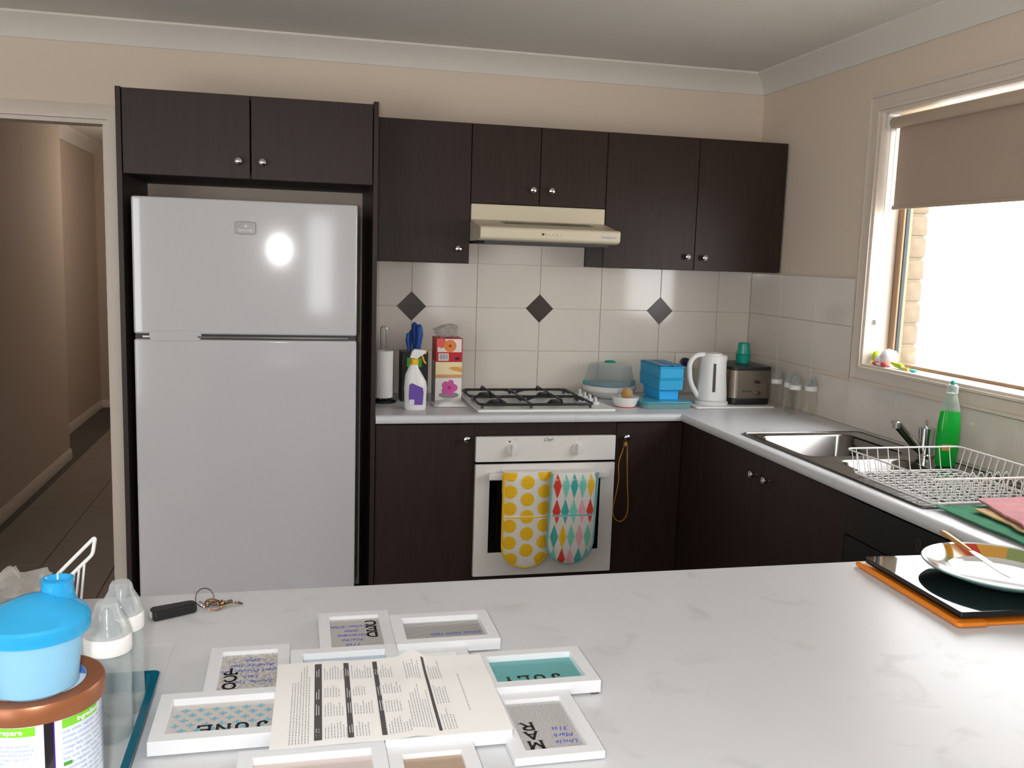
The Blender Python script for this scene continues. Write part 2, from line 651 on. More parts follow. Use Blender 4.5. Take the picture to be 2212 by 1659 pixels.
# floor: grout bed, tiles laid as pieces where they could be seen
floor = struct('floor', MB().box(-6.3, 0.3, -6.7, 5.3, -0.12, -0.003), 'floor_grout')
TP = 0.337
tile_me = MB().box(0.002, TP - 0.002, 0.002, TP - 0.002, -0.004, 0.0).mesh('floor_tile', 'floor_tile', bevel=0.0012, seg=1)
n = 0
for i in range(-3, 10):
    for j in range(-10, 16):
        x, y = -3.377 + TP * i, 0.471 - TP + TP * j
        if y > 0.12 and (x < -4.0 or x > -2.8):
            continue
        if x < -4.4 or x + TP > -0.02 or (x > -0.62 - TP) or (x > -2.3 and y > -0.7) or (y < -2.9 and x > -2.9):
            continue
        o = bpy.data.objects.new('tile', tile_me)
        COL.objects.link(o)
        o.parent = floor
        o.location = (x, y, 0)
        wn(o)
        n += 1
struct('ceiling', MB().box(-6.3, 0.3, -6.7, 5.3, CEIL, CEIL + 0.1), 'ceiling_paint')
# back wall with the doorway (opening x -3.76..-2.945, head 2.04)
wb = MB().box(-6.2, -3.76, 0, 0.1, 0, CEIL).box(-2.945, 0, 0, 0.1, 0, CEIL).box(-3.76, -2.945, 0, 0.1, 2.04, CEIL)
wall_back = struct('wall_back', wb, 'wall_paint')
# right wall with the window opening
WY0, WY1, WZ0, WZ1 = -2.42, -0.955, 1.15, 2.135
wr = MB().box(0, 0.1, WY1, 0.0, 0, CEIL).box(0, 0.1, -6.6, WY0, 0, CEIL).box(0, 0.1, WY0, WY1, 0, WZ0).box(0, 0.1, WY0, WY1, WZ1, CEIL)
wall_right = struct('wall_right', wr, 'wall_paint')
struct('wall_left', MB().box(-6.3, -6.2, -6.6, 0.1, 0, CEIL), 'wall_paint')
# rear wall behind the camera: wide glazing added as daylight fill, two narrow windows
rw = MB().box(-6.2, -6.15, -6.6, -6.5, 0, CEIL).box(-6.15, -3.95, -6.6, -6.5, 2.1, CEIL).box(-3.95, -1.94, -6.6, -6.5, 0, CEIL).box(-1.58, -0.67, -6.6, -6.5, 0, CEIL)
rw.box(-1.94, -1.58, -6.6, -6.5, 0, 0.87).box(-1.94, -1.58, -6.6, -6.5, 1.92, CEIL)
rw.box(-0.67, -0.49, -6.6, -6.5, 0, 0.8).box(-0.67, -0.49, -6.6, -6.5, 1.8, CEIL).box(-0.49, 0, -6.6, -6.5, 0, CEIL)
struct('wall_rear', rw, 'wall_paint')


def glazing(name, a0, a1, z0, z1, np, at):
    # at(a, t, z) turns along-wall, through-wall, height into a point box
    f = MB()
    step = (a1 - a0) / np
    for i in range(np + 1):
        c = a0 + step * i
        at(f, max(a0, c - 0.03), min(a1, c + 0.03), z0, z1)
    at(f, a0, a1, z0, z0 + 0.05)
    at(f, a0, a1, z1 - 0.05, z1)
    o = struct(name, f, 'alu_bronze')
    for i in range(np):
        g = MB()
        at(g, a0 + step * i + 0.03, a0 + step * (i + 1) - 0.03, z0 + 0.05, z1 - 0.05, True)
        g.build('pane', 'window_glass', o)
    return o


def rear_at(f, a, b, z0, z1, thin=False):
    f.box(a, b, -6.557 if thin else -6.585, -6.552 if thin else -6.525, z0, z1)


glazing('fill_glazing', -6.15, -3.95, 0.0, 2.1, 2, rear_at)  # unseen wide glazing, added to let in more daylight fill
glazing('window_3', -0.67, -0.49, 0.8, 1.8, 1, rear_at)
glazing('window_4', -1.94, -1.58, 0.87, 1.92, 1, rear_at)
# hall beyond the doorway
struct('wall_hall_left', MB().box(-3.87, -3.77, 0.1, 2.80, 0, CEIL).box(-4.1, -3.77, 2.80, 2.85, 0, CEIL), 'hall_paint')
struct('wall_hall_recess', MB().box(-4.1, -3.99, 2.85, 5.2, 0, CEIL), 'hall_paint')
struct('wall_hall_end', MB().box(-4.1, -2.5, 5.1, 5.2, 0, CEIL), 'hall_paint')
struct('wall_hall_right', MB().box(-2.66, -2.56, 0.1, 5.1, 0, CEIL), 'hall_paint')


def board_prof(h, t):
    return [(0, 0), (t, 0), (t, h * 0.72), (t * 0.7, h * 0.82), (t * 0.45, h), (0, h)]


hl = thing('hall_fill_lamp', 'unseen round white ceiling lamp added to brighten the hall', 'lamp', (-2.98, 3.3, CEIL - 0.07))  # invented fixture out of view, goes with the hall fill light
MB().lathe([(0.0, 0.0), (0.07, 0.004), (0.11, 0.025), (0.12, 0.045), (0.12, 0.055)], 32, cap=False).build('diffuser', 'frosted', hl)
MB().lathe([(0.125, 0.052), (0.125, 0.069), (0, 0.069)], 32).build('base_plate', 'plastic_white', hl)
hp = bpy.data.lights.new('hall_fill', 'POINT')  # added fill light that lifts the dark hall
hp.energy = 7.0
hp.color = (1.0, 0.9, 0.8)
hp.shadow_soft_size = 0.14
hpo = bpy.data.objects.new('hall_fill', hp)
COL.objects.link(hpo)
hpo.location = (-2.95, 3.3, CEIL - 0.45)
struct('baseboard_hall_left', MB().prism([(-3.77 + a, b) for a, b in board_prof(0.075, 0.014)], 1.1, 2.85, 'y'), 'trim_paint')
struct('baseboard_hall_recess', MB().prism([(-3.99 + a, b) for a, b in board_prof(0.075, 0.014)], 2.85, 5.1, 'y'), 'trim_paint')
struct('baseboard_hall_end', MB().prism([(5.1 - a, b) for a, b in board_prof(0.075, 0.014)], -3.99, -2.66, 'x'), 'trim_paint')
struct('baseboard_left', MB().prism([(-6.2 + a, b) for a, b in board_prof(0.075, 0.014)], -6.5, 0, 'y'), 'trim_paint')
# hall ceiling bulkhead with cornice seen over the recess
cov = [(0, 0), (0.008, 0.0), (0.012, 0.012), (0.026, 0.034), (0.052, 0.062), (0.074, 0.076), (0.082, 0.082), (0.082, 0.09), (0, 0.09)]
struct('trim_1', MB().prism([(-p[0], CEIL - 0.09 + p[1]) for p in cov], -6.2, -0.0, 'x'), 'cornice_paint')
struct('trim_2', MB().prism([(-p[0], CEIL - 0.09 + p[1]) for p in cov], -6.5, 0.0, 'y'), 'cornice_paint')
struct('trim_3', MB().prism([(-6.2 + p[0], CEIL - 0.09 + p[1]) for p in cov], -6.5, 0.0, 'y'), 'cornice_paint')
struct('trim_4', MB().prism([(-3.99 + p[0], CEIL - 0.09 + p[1]) for p in cov], 2.85, 5.1, 'y'), 'cornice_paint')
# door jamb and architrave of the doorway
arch = [(0, 0), (0, -0.016), (0.012, -0.018), (0.05, -0.012), (0.06, -0.006), (0.06, 0)]


def arch_v(x, sgn, z0, z1):
    return MB().prism([(x + sgn * a, b) for a, b in arch], z0, z1, 'z')


struct('trim_5', arch_v(-2.945, 1, 0, 2.04), 'trim_paint')
struct('trim_6', arch_v(-3.76, -1, 0, 2.04), 'trim_paint')
struct('trim_7', MB().prism([(b, 2.04 + a) for a, b in arch], -3.82, -2.885, 'x'), 'trim_paint')
struct('trim_8', MB().box(-2.963, -2.946, -0.004, 0.102, 0, 2.039).box(-3.759, -3.742, -0.004, 0.102, 0, 2.039).box(-3.742, -2.963, -0.004, 0.102, 2.022, 2.039).box(-2.975, -2.963, 0.045, 0.085, 0, 2.022), 'trim_paint')
# open door leaf folded back in the hall
door = struct('door_1', MB().box(-3.742, -3.706, 0.12, 0.93, 0.008, 2.02).box(-3.706, -3.702, 0.22, 0.83, 1.15, 1.9).box(-3.706, -3.702, 0.22, 0.83, 0.2, 0.98), 'door_paint', bevel=0.002)
MB().lathe([(0.026, 0), (0.026, 0.006), (0.010, 0.008), (0.010, 0.03), (0.024, 0.04), (0.027, 0.052), (0.02, 0.062), (0, 0.064)], 20, (-3.706, 0.86, 1.0), axis='x').build('door_knob', 'brass', door)

# window: architrave, reveal, sill, frame, pane
AW = 0.065


def arch_frame(mb, w):
    y0, y1, z0, z1 = WY0, WY1, WZ0, WZ1
    for a, b, t in ((0, 0.012, 0.016), (0.012, w - 0.014, 0.012), (w - 0.014, w, 0.018)):
        mb.box(-t, 0, y1 + a, y1 + b, z0 - b, z1 + b)
        mb.box(-t, 0, y0 - b, y0 - a, z0 - b, z1 + b)
        mb.box(-t, 0, y0 - a, y1 + a, z1 + a, z1 + b)
        mb.box(-t, 0, y0 - a, y1 + a, z0 - b, z0 - a)
    return mb


struct('trim_9', arch_frame(MB(), AW), 'trim_paint', bevel=0.0015, seg=1)
struct('trim_10', MB().box(-0.006, 0.125, WY1 - 0.012, WY1 - .0005, WZ0, WZ1 - .0005).box(-0.006, 0.125, WY0 + .0005, WY0 + 0.012, WZ0, WZ1 - .0005).box(-0.006, 0.125, WY0 + .012, WY1 - .012, WZ1 - 0.012, WZ1 - .0005).box(-0.006, 0.125, WY0 + .012, WY1 - .012, WZ0, WZ0 + 0.01), 'trim_paint')
fx0, fx1 = 0.1, 0.14
a0, a1, b0, b1 = WY0 + 0.012, WY1 - 0.012, WZ0 + 0.01, WZ1 - 0.012
wf = struct('window_1', MB().box(fx0, fx1, a1 - 0.035, a1, b0, b1).box(fx0, fx1, a0, a0 + 0.035, b0, b1).box(fx0, fx1, a0, a1, b0, b0 + 0.012).box(fx0, fx1, a0, a1, b1 - 0.012, b1), 'alu_bronze', bevel=0.002, seg=1)
MB().box(0.116, 0.120, a0 + 0.035, a1 - 0.035, b0 + 0.012, b1 - 0.012).build('pane', 'window_glass', wf)
MB().box(0.111, 0.125, a1 - 0.039, a1 - 0.035, b0 + 0.012, b1 - 0.03).build('gasket', 'gasket', wf)
# brick veneer outside
ow = MB().box(0.135, 0.235, WY1 + 0.005, 0.35, -0.1, 2.5).box(0.135, 0.235, -6.6, WY0 - 0.005, -0.1, 2.5).box(0.135, 0.235, WY0, WY1, -0.1, WZ0 - 0.06).box(0.135, 0.235, WY0, WY1, WZ1 + 0.05, 2.5)
outer = struct('wall_outside', ow, 'mortar')
bk = MB().box(0, 0.112, -0.23, 0, 0, 0.076).map(lambda p: p + Vector((noise.noise(p * 31) * 0.004, noise.noise(p * 17 + Vector((3, 1, 2))) * 0.004, 0)))
bk_me = bk.mesh('brick', 'brick', bevel=0.006)
bh = MB().box(0, 0.112, -0.112, 0, 0, 0.076).mesh('brick', 'brick', bevel=0.006)
for k in range(14):
    z = 1.066 + 0.0862 * k
    for y, me in (((WY1 + 0.225 + random.uniform(-.003, .003), bk_me),) if k % 2 else ((WY1 + 0.108 + random.uniform(-.003, .003), bh), (WY1 + 0.348, bk_me))):
        o = bpy.data.objects.new('brick', me)
        COL.objects.link(o)
        o.parent = outer
        o.location = (0.13, y, z)
for k in range(6):
    o = bpy.data.objects.new('brick', bk_me)
    COL.objects.link(o)
    o.parent = outer
    o.location = (0.13, WY1 - 0.01 - 0.24 * k, WZ0 - 0.085)
struct('ground', MB().box(0.24, 14, -14, 9, -0.22, -0.12), 'concrete')

# ---------------------------------------------------------------- splashback tiles (on the walls they belong to)
TW, TH = 0.30, 0.20
tile_cache = {}


def wall_tile(parent, axis, a0, a1, z0, z1):
    g = 0.0009
    key = (axis, round(a1 - a0, 3), round(z1 - z0, 3))
    if key not in tile_cache:
        wd, ht = a1 - a0, z1 - z0
        mb = MB()
        if axis == 'y':
            mb.box(g, wd - g, -0.006, 0, g, ht - g)
        else:
            mb.box(-0.006, 0, g, wd - g, g, ht - g)
        tile_cache[key] = mb.mesh('tile', 'tile', bevel=0.0012, seg=1)
    o = bpy.data.objects.new('tile', tile_cache[key])
    COL.objects.link(o)
    o.parent = parent
    o.location = (a0, 0, z0) if axis == 'y' else (0, a0, z0)
    o.rotation_euler = (random.uniform(-.0012, .0012), random.uniform(-.0012, .0012), 0)
    wn(o)


for zi in range(4):
    z0 = 0.9 + TH * zi
    z1 = z0 + TH
    cols = [-1.884, -1.68, -1.38, -1.08, -0.78, -0.48, -0.18, -0.006]
    if zi == 3:
        z1 = 1.66
        cols = [-1.471, -1.38, -1.08, -0.871]
    for x0, x1 in zip(cols, cols[1:]):
        wall_tile(wall_back, 'y', x0, x1, z0, z1)
for zi in range(3):
    z0 = 0.9 + TH * zi
    ys = [-0.006, -0.30, -0.60] + [-0.90 - .3 * k for k in range(6)]
    for y1, y0 in zip(ys, ys[1:]):
        if zi == 0:
            wall_tile(wall_right, 'x', y0, y1, z0, 1.083 if y0 < -0.7 else 1.1)
        elif y0 > -0.95:
            wall_tile(wall_right, 'x', max(y0, -0.888), y1, z0, z0 + TH - (0.006 if zi == 2 else 0))
struct('trim_11', MB().box(-0.008, 0.0, -0.888, -0.006, 1.494, 1.499), 'trim_paint')
h = 0.0665
dm = MB().prism([(-h, 0), (0, -h), (h, 0), (0, h)], -0.0085, -0.001, 'y').mesh('diamond_tile', 'diamond', bevel=0.002)
for x in (-1.68, -1.08, -0.48):
    o = bpy.data.objects.new('diamond_tile', dm)
    COL.objects.link(o)
    o.parent = wall_back
    o.location = (x, 0, 1.3)
    wn(o)

# ================================================================ CABINETS
def door_panel(parent, x0, x1, y, z0, z1, knobs=(), t=0.018):
    d = MB().box(x0 + 0.0015, x1 - 0.0015, y, y + t, z0 + 0.0015, z1 - 0.0015).build('door', 'wenge', parent, world=True, bevel=0.0012, seg=1)
    L = parent.location
    for kx, kz in knobs:
        knob(d, kx - L.x, y - L.y, kz - L.z)
    return d


def upper(name, label, x0, x1, z0, z1, doors):
    t = thing(name, label, 'cabinet', ((x0 + x1) / 2, -0.14, z0), group='dark wall cabinets')
    y = -0.265
    MB().box(x0 + .0005, x0 + 0.016, y, 0, z0, z1).box(x1 - 0.016, x1 - .0005, y, 0, z0, z1).box(x0 + .016, x1 - .016, y, 0, z0, z0 + 0.016).box(x0 + .016, x1 - .016, y, 0, z1 - 0.016, z1).box(x0 + .016, x1 - .016, -0.006, 0, z0, z1).build('body', 'wenge', t, world=True)
    for a, b, k in doors:
        door_panel(t, a, b, -0.283, z0, z1, k)
    return t


upper('wall_cabinet', 'dark brown single-door wall cabinet beside the fridge housing', -1.885, -1.471, 1.5, 2.085, [(-1.885, -1.471, [(-1.523, 1.562)])])
upper('wall_cabinet', 'short dark brown wall cabinet directly above the cream range hood', -1.471, -0.871, 1.755, 2.085, [(-1.471, -1.171, [(-1.205, 1.82)]), (-1.171, -0.871, [(-1.123, 1.82)])])
upper('wall_cabinet', 'dark brown double-door wall cabinet in the corner nearest the window', -0.871, -0.012, 1.5, 2.085, [(-0.871, -0.441, [(-0.48, 1.56)]), (-0.441, -0.012, [(-0.398, 1.558)])])

# fridge housing
fh = thing('fridge_housing', 'tall dark brown housing with two top doors around the white fridge', 'cabinet', (-2.35, -0.3, 0))
MB().box(-2.812, -2.794, -0.6, -0.012, 0, 2.087).build('side_panel', 'wenge', fh, world=True, bevel=0.001, seg=1)
MB().box(-1.905, -1.887, -0.6, -0.012, 0, 2.094).build('side_panel', 'wenge', fh, world=True, bevel=0.001, seg=1)
MB().box(-2.794, -1.905, -0.58, -0.012, 1.79, 1.806).box(-2.794, -1.905, -0.58, -0.012, 2.07, 2.086).box(-2.794, -1.905, -0.024, -0.012, 1.806, 2.07).build('body', 'carcass_inner', fh, world=True)
d = door_panel(fh, -2.792, -2.353, -0.6, 1.785, 2.085, [(-2.394, 1.848)])
d = door_panel(fh, -2.351, -1.907, -0.6, 1.785, 2.085, [(-2.309, 1.848)])

# base cabinets, back run
bc = thing('base_cabinet', 'dark brown base cabinet door between the fridge and the oven', 'cabinet', (-1.69, -0.3, 0), group='dark base cabinets')
MB().box(-1.885, -1.49, -0.56, -0.02, 0.13, 0.862).build('body', 'wenge', bc, world=True)
MB().box(-1.885, -1.49, -0.52, -0.05, 0, 0.13).build('kickboard', 'kick', bc, world=True)
door_panel(bc, -1.885, -1.487, -0.582, 0.13, 0.862, [(-1.521, 0.802)])
ocab = thing('oven_cabinet', 'dark brown housing strip framing the white built-in oven', 'cabinet', (-1.185, -0.3, 0))
MB().box(-1.488, -1.482, -0.58, -0.02, 0.13, 0.862).box(-0.886, -0.88, -0.58, -0.02, 0.13, 0.862).box(-1.482, -0.886, -0.58, -0.02, 0.814, 0.862).box(-1.482, -0.886, -0.58, -0.02, 0.13, 0.216).build('body', 'wenge', ocab, world=True)
MB().box(-1.488, -0.88, -0.52, -0.05, 0, 0.13).build('kickboard', 'kick', ocab, world=True)
cc = thing('corner_base_cabinet', 'dark brown corner base cabinet door right of the oven, yellow lanyard on its knob', 'cabinet', (-0.7, -0.3, 0), group='dark base cabinets')
MB().box(-0.879, -0.02, -0.56, -0.02, 0.13, 0.862).build('body', 'wenge', cc, world=True)
MB().box(-0.879, -0.52, -0.52, -0.05, 0, 0.13).build('kickboard', 'kick', cc, world=True)
door_panel(cc, -0.879, -0.582, -0.582, 0.13, 0.862, [(-0.84, 0.801)])
# base cabinets, sink run
sc = thing('sink_cabinet', 'dark brown double-door base cabinet under the sink', 'cabinet', (-0.3, -1.2, 0), group='dark base cabinets')
MB().box(-0.56, -0.02, -1.8, -0.584, 0.13, 0.70).box(-0.56, -0.545, -1.8, -0.584, 0.70, 0.862).box(-0.06, -0.02, -1.8, -0.584, 0.70, 0.862).box(-.56, -.02, -1.8, -1.785, .7, .862).build('body', 'wenge', sc, world=True)
MB().box(-0.52, -0.05, -1.8, -0.584, 0, 0.13).build('kickboard', 'kick', sc, world=True)
MB().box(-0.58, -0.562, -0.785, -0.584, 0.13, 0.862).build('filler_panel', 'wenge', sc, world=True, bevel=0.001, seg=1)
for y0, y1, ky in ((-1.29, -0.79, -1.244), (-1.797, -1.293, -1.338)):
    d = MB().box(-0.58, -0.562, y0, y1, 0.132, 0.86).build('door', 'wenge', sc, world=True, bevel=0.0012, seg=1)
    knob(d, -0.58 + 0.3, ky + 1.2, 0.79, -PI / 2)
dw = thing('dishwasher', 'black built-in dishwasher at the end of the sink run', 'dishwasher', (-0.3, -2.1, 0))
MB().box(-0.56, -0.03, -2.4, -1.805, 0.1, 0.86).build('body', 'black_plastic', dw, world=True)
MB().box(-0.582, -0.561, -2.4, -1.805, 0.13, 0.74).build('door', 'black_plastic', dw, world=True, bevel=0.002)
MB().box(-0.588, -0.561, -2.4, -1.805, 0.745, 0.86).build('control_panel', 'black_plastic', dw, world=True, bevel=0.004)
mb = MB()
mb.tube([(-0.5885, -2.144 + 0.008 * math.cos(a), 0.815 + 0.017 * math.sin(a)) for a in [i * 2 * PI / 20 for i in range(20)]], 0.0012, 6, True)
mb.build('emblem', 'rubber_grey', dw, world=True)

# worktop of the L shaped run (post-formed edge, cut out for the sink)
ZT, ZB = 0.9, 0.866
SX0, SX1, SY0, SY1 = -0.553, -0.052, -2.105, -1.05
wt = thing('worktop', 'pale laminate worktop running from the fridge round to the sink', 'worktop', (-0.6, -0.5, ZB))
mb = MB().box(-1.885, 0, -0.584, 0, ZB, ZT).box(-0.584, 0, SY1, -0.584, ZB, ZT).box(-0.584, SX0 + 0.012, SY0, SY1, ZB, ZT).box(SX1 - 0.012, 0, SY0, SY1, ZB, ZT).box(-0.584, 0, -2.466, SY0, ZB, ZT)
# fix seams so that nothing overlaps: the strips share borders only
nose = [(0, ZT), (-0.007, ZT - 0.001), (-0.013, ZT - 0.006), (-0.016, ZT - 0.013), (-0.016, ZB + 0.008), (-0.012, ZB + 0.002), (-0.006, ZB), (0, ZB)]
N = len(nose)
vs = [(-1.885, -0.584 + a, z) for a, z in nose] + [(-0.584 + a, -0.584 + a, z) for a, z in nose] + [(-0.584 + a, -2.466, z) for a, z in nose]
fs = [(j * N + i, j * N + i + 1, (j + 1) * N + i + 1, (j + 1) * N + i) for j in range(2) for i in range(N - 1)] + [tuple(range(N)), tuple(range(3 * N - 1, 2 * N - 1, -1))]
mb.add(vs, fs)
mb.build('slab', 'worktop', wt, world=True)

# peninsula
pc = thing('peninsula_cabinet', 'dark brown cabinet carrying the pale breakfast bar', 'cabinet', (-1.6, -2.85, 0))
MB().box(-2.72, -0.03, -3.12, -2.52, 0.13, 0.862).build('body', 'wenge', pc, world=True, bevel=0.002)
MB().box(-2.70, -0.05, -3.08, -2.58, 0, 0.13).build('kickboard', 'kick', pc, world=True)
pw = thing('breakfast_bar_top', 'wide pale marble-look bar top in the foreground', 'worktop', (-1.4, -2.95, ZB))
poly = rrect(-2.78, 0.0, -3.42, -2.467, 0.004, 2)
MB().box(-2.78, -0.001, -3.42, -2.467, ZB, ZT).build('slab', 'worktop', pw, world=True, bevel=0.011, seg=4)

# ================================================================ FRIDGE
fr = thing('fridge', 'white two-door top-freezer fridge with a recessed handle line', 'fridge', (-2.36, -0.34, 0))
FX0, FX1 = -2.752, -1.968


def fdoor(z0, z1):
    mb = MB()
    n = 24
    pts = [(FX0 + (FX1 - FX0) * i / n, -0.697 - 0.005 * (1 - (2 * i / n - 1) ** 2)) for i in range(n + 1)]
    mb.prism(pts + [(FX1, -0.63), (FX0, -0.63)], z0, z1, 'z')
    return mb


MB().box(FX0 + 0.006, FX1 - 0.006, -0.63, -0.06, 0.04, 1.695).build('body', 'fridge_white', fr, world=True, bevel=0.004)
for sx in (FX0 + 0.06, FX1 - 0.06):
    for sy in (-0.6, -0.1):
        MB().lathe([(0.02, 0), (0.02, 0.03), (0.008, 0.032), (0.008, 0.04)], 14, (sx, sy, 0)).build('foot', 'black_plastic', fr, world=True)
top = fdoor(1.221, 1.705).build('freezer_door', 'fridge_white', fr, world=True, bevel=0.008, seg=3)
bot = fdoor(0.07, 1.203).build('fridge_door', 'fridge_white', fr, world=True, bevel=0.008, seg=3)
MB().box(FX0 + 0.004, FX1 - 0.004, -0.685, -0.635, 1.203, 1.221).build('door_gap', 'rubber_grey', fr, world=True)
mb = MB()
for x0, x1 in ((FX0 + 0.03, FX1 - 0.03),):
    mb.grid(30, 1, lambda u, v: (x0 + (x1 - x0) * u, -0.6985 - 0.005 * (1 - (2 * (x0 + (x1 - x0) * u - FX0) / (FX1 - FX0) - 1) ** 2) - 0.001, 1.2085 + 0.007 * v))
mb.build('handle_strip', 'steel', fr, world=True, solid=0.004)
mb = MB().prism(rrect(-2.70, -2.522, 1.196, 1.234, 0.018, 6), -0.7035, -0.69, 'y')
mb.build('grip_recess', 'fridge_white', fr, world=True, bevel=0.003)
mb = MB()
bx, bz = -2.366, 1.607
out = [(-0.036, -0.02), (-0.018, -0.0225), (0.018, -0.0225), (0.036, -0.02), (0.036, 0.02), (0.018, 0.0225), (-0.018, 0.0225), (-0.036, 0.02)]
mb.prism([(bx + a, bz + b) for a, b in out], -0.7055, -0.7, 'y')
bd = mb.build('badge', 'badge', fr, world=True, bevel=0.0015)
mb = MB()
put_text(mb, 'Electrolux', 0.0125, lambda x, y: (bx + x, -0.7063, bz - 0.012 + y))
mb.box(bx - 0.004, bx - 0.001, -0.7064, -0.706, bz + 0.002, bz + 0.010).box(bx + 0.001, bx + 0.004, -0.7064, -0.706, bz + 0.002, bz + 0.010)
mb.build('lettering', 'print_white', fr, world=True)

# ================================================================ OVEN
ov = thing('oven', 'white built-in electric oven with a towel rail handle', 'oven', (-1.184, -0.3, 0.22))
OX0, OX1 = -1.4815, -0.8865
MB().box(OX0 + 0.01, OX1 - 0.01, -0.578, -0.08, 0.222, 0.812).build('body', 'black_plastic', ov, world=True)
cpn = MB().box(OX0, OX1, -0.6, -0.5785, 0.706, 0.810).build('control_panel', 'oven_white', ov, world=True, bevel=0.003)
MB().box(OX0 + 0.002, OX1 - 0.002, -0.592, -0.5785, 0.697, 0.706).build('gap_strip', 'black_glass', ov, world=True)
od = MB().box(OX0, OX1, -0.602, -0.5785, 0.224, 0.696).build('door', 'oven_white', ov, world=True, bevel=0.003)
MB().box(-1.422, -0.948, -0.6035, -0.6, 0.325, 0.63).build('window_glass', 'black_glass', ov, world=True, bevel=0.001)
mb = MB().box(-1.434, -0.92, -0.640, -0.628, 0.640, 0.667)
mb.box(-1.43, -1.41, -0.63, -0.601, 0.642, 0.664).box(-0.944, -0.924, -0.63, -0.601, 0.642, 0.664)
mb.build('handle', 'oven_white', ov, world=True, bevel=0.004)
for kx in (-1.332, -1.054):
    k = MB().lathe([(0.024, 0), (0.024, -0.008), (0.020, -0.012), (0, -0.012)], 24, (kx, -0.6, 0.757), axis='y')
    k.box(kx - 0.006, kx + 0.006, -0.628, -0.606, 0.735, 0.779)
    k.build('dial', 'oven_white', ov, world=True, bevel=0.002)
mb = MB()
put_text(mb, 'Chef', 0.02, lambda x, y: (-1.182 + x, -0.6008, 0.79 + y), shear=0.4)
mb.build('brand_lettering', 'ink_grey', ov, world=True)
MB().lathe([(0.004, 0), (0.004, -0.001), (0, -0.001)], 10, (-1.342, -0.6, 0.790), axis='y').build('indicator_lamp', 'ink_grey', ov, world=True)
for kx in (-1.332, -1.054):
    mb = MB()
    put_text(mb, 'OFF', 0.007, lambda x, y: (kx + 0.012 + x, -0.6008, 0.796 + y))
    mb.build('dial_mark', 'ink_light', ov, world=True)

# ================================================================ RANGE HOOD
hd = thing('range_hood', 'cream slide-out range hood under the short wall cabinet', 'range hood', (-1.17, -0.25, 1.58))
HX0, HX1 = -1.468, -0.873
MB().prism([(0, 1.60), (-0.27, 1.60), (-0.27, 1.68), (-0.285, 1.688), (-0.285, 1.754), (0, 1.754)], HX0, HX1, 'x').build('body', 'hood_cream', hd, world=True, bevel=0.004)
cpx = MB().prism([(-0.275, 1.602), (-0.46, 1.598), (-0.492, 1.604), (-0.5, 1.612), (-0.502, 1.647), (-0.494, 1.655), (-0.46, 1.657), (-0.286, 1.688), (-0.275, 1.688)], HX0, HX1, 'x')
cpx.build('canopy', 'hood_cream', hd, world=True, bevel=0.003)
mb = MB()
for i in range(34):
    x = -1.345 + 0.385 * i / 33
    y = -0.352
    p = lambda yy: 1.657 + (1.688 - 1.657) * ((-0.46 - yy) / (-0.46 + 0.286)) + 0.0008
    mb.add([(x, y - 0.034, p(y - 0.034)), (x + 0.0062, y - 0.034, p(y - 0.034)), (x + 0.0015, y + 0.034, p(y + 0.034)), (x - 0.0047, y + 0.034, p(y + 0.034))], [(0, 1, 2, 3)])
mb.build('vent_slots', 'black_plastic', hd, world=True, solid=0.0006)
for i in range(6):
    x = -1.207 + 0.0165 * i
    MB().lathe([(0.0044, 0), (0.0044, -0.003), (0.0032, -0.0045), (0, -0.005)], 14, (x, -0.5015, 1.630), axis='y').build('button', 'black_plastic' if i == 0 else 'plastic_white', hd, world=True)
mb = MB()
put_text(mb, 'Westinghouse', 0.0115, lambda x, y: (-0.925 + x, -0.5032, 1.623 + y))
mb.build('lettering', 'ink_softblue', hd, world=True)
MB().box(HX0 + 0.03, HX1 - 0.03, -0.44, -0.05, 1.588, 1.601).build('filter', 'rubber_grey', hd, world=True)

# ================================================================ COOKTOP
ck = thing('gas_cooktop', 'white gas cooktop with black pan supports and four knobs', 'cooktop', (-1.17, -0.3, 0.9))
CX0, CX1, CY0, CY1 = -1.468, -0.872, -0.548, -0.07
MB().prism(rrect(CX0, CX1, CY0, CY1, 0.012, 4), 0.9005, 0.913, 'z').build('hob_plate', 'enamel', ck, world=True, bevel=0.005, seg=3)
for (x, y, r) in ((-1.37, -0.2, 0.04), (-1.105, -0.2, 0.03), (-1.36, -0.41, 0.048), (-1.105, -0.41, 0.034)):
    b = MB().lathe([(r, 0.9125), (r, 0.918), (r * 0.8, 0.9185), (r * 0.8, 0.925), (r * 0.62, 0.9255), (r * 0.62, 0.931), (r * 0.3, 0.9335), (0, 0.9335)], 24, (x, y, 0)).build('burner', 'burner', ck, world=True)
GZ = 0.938


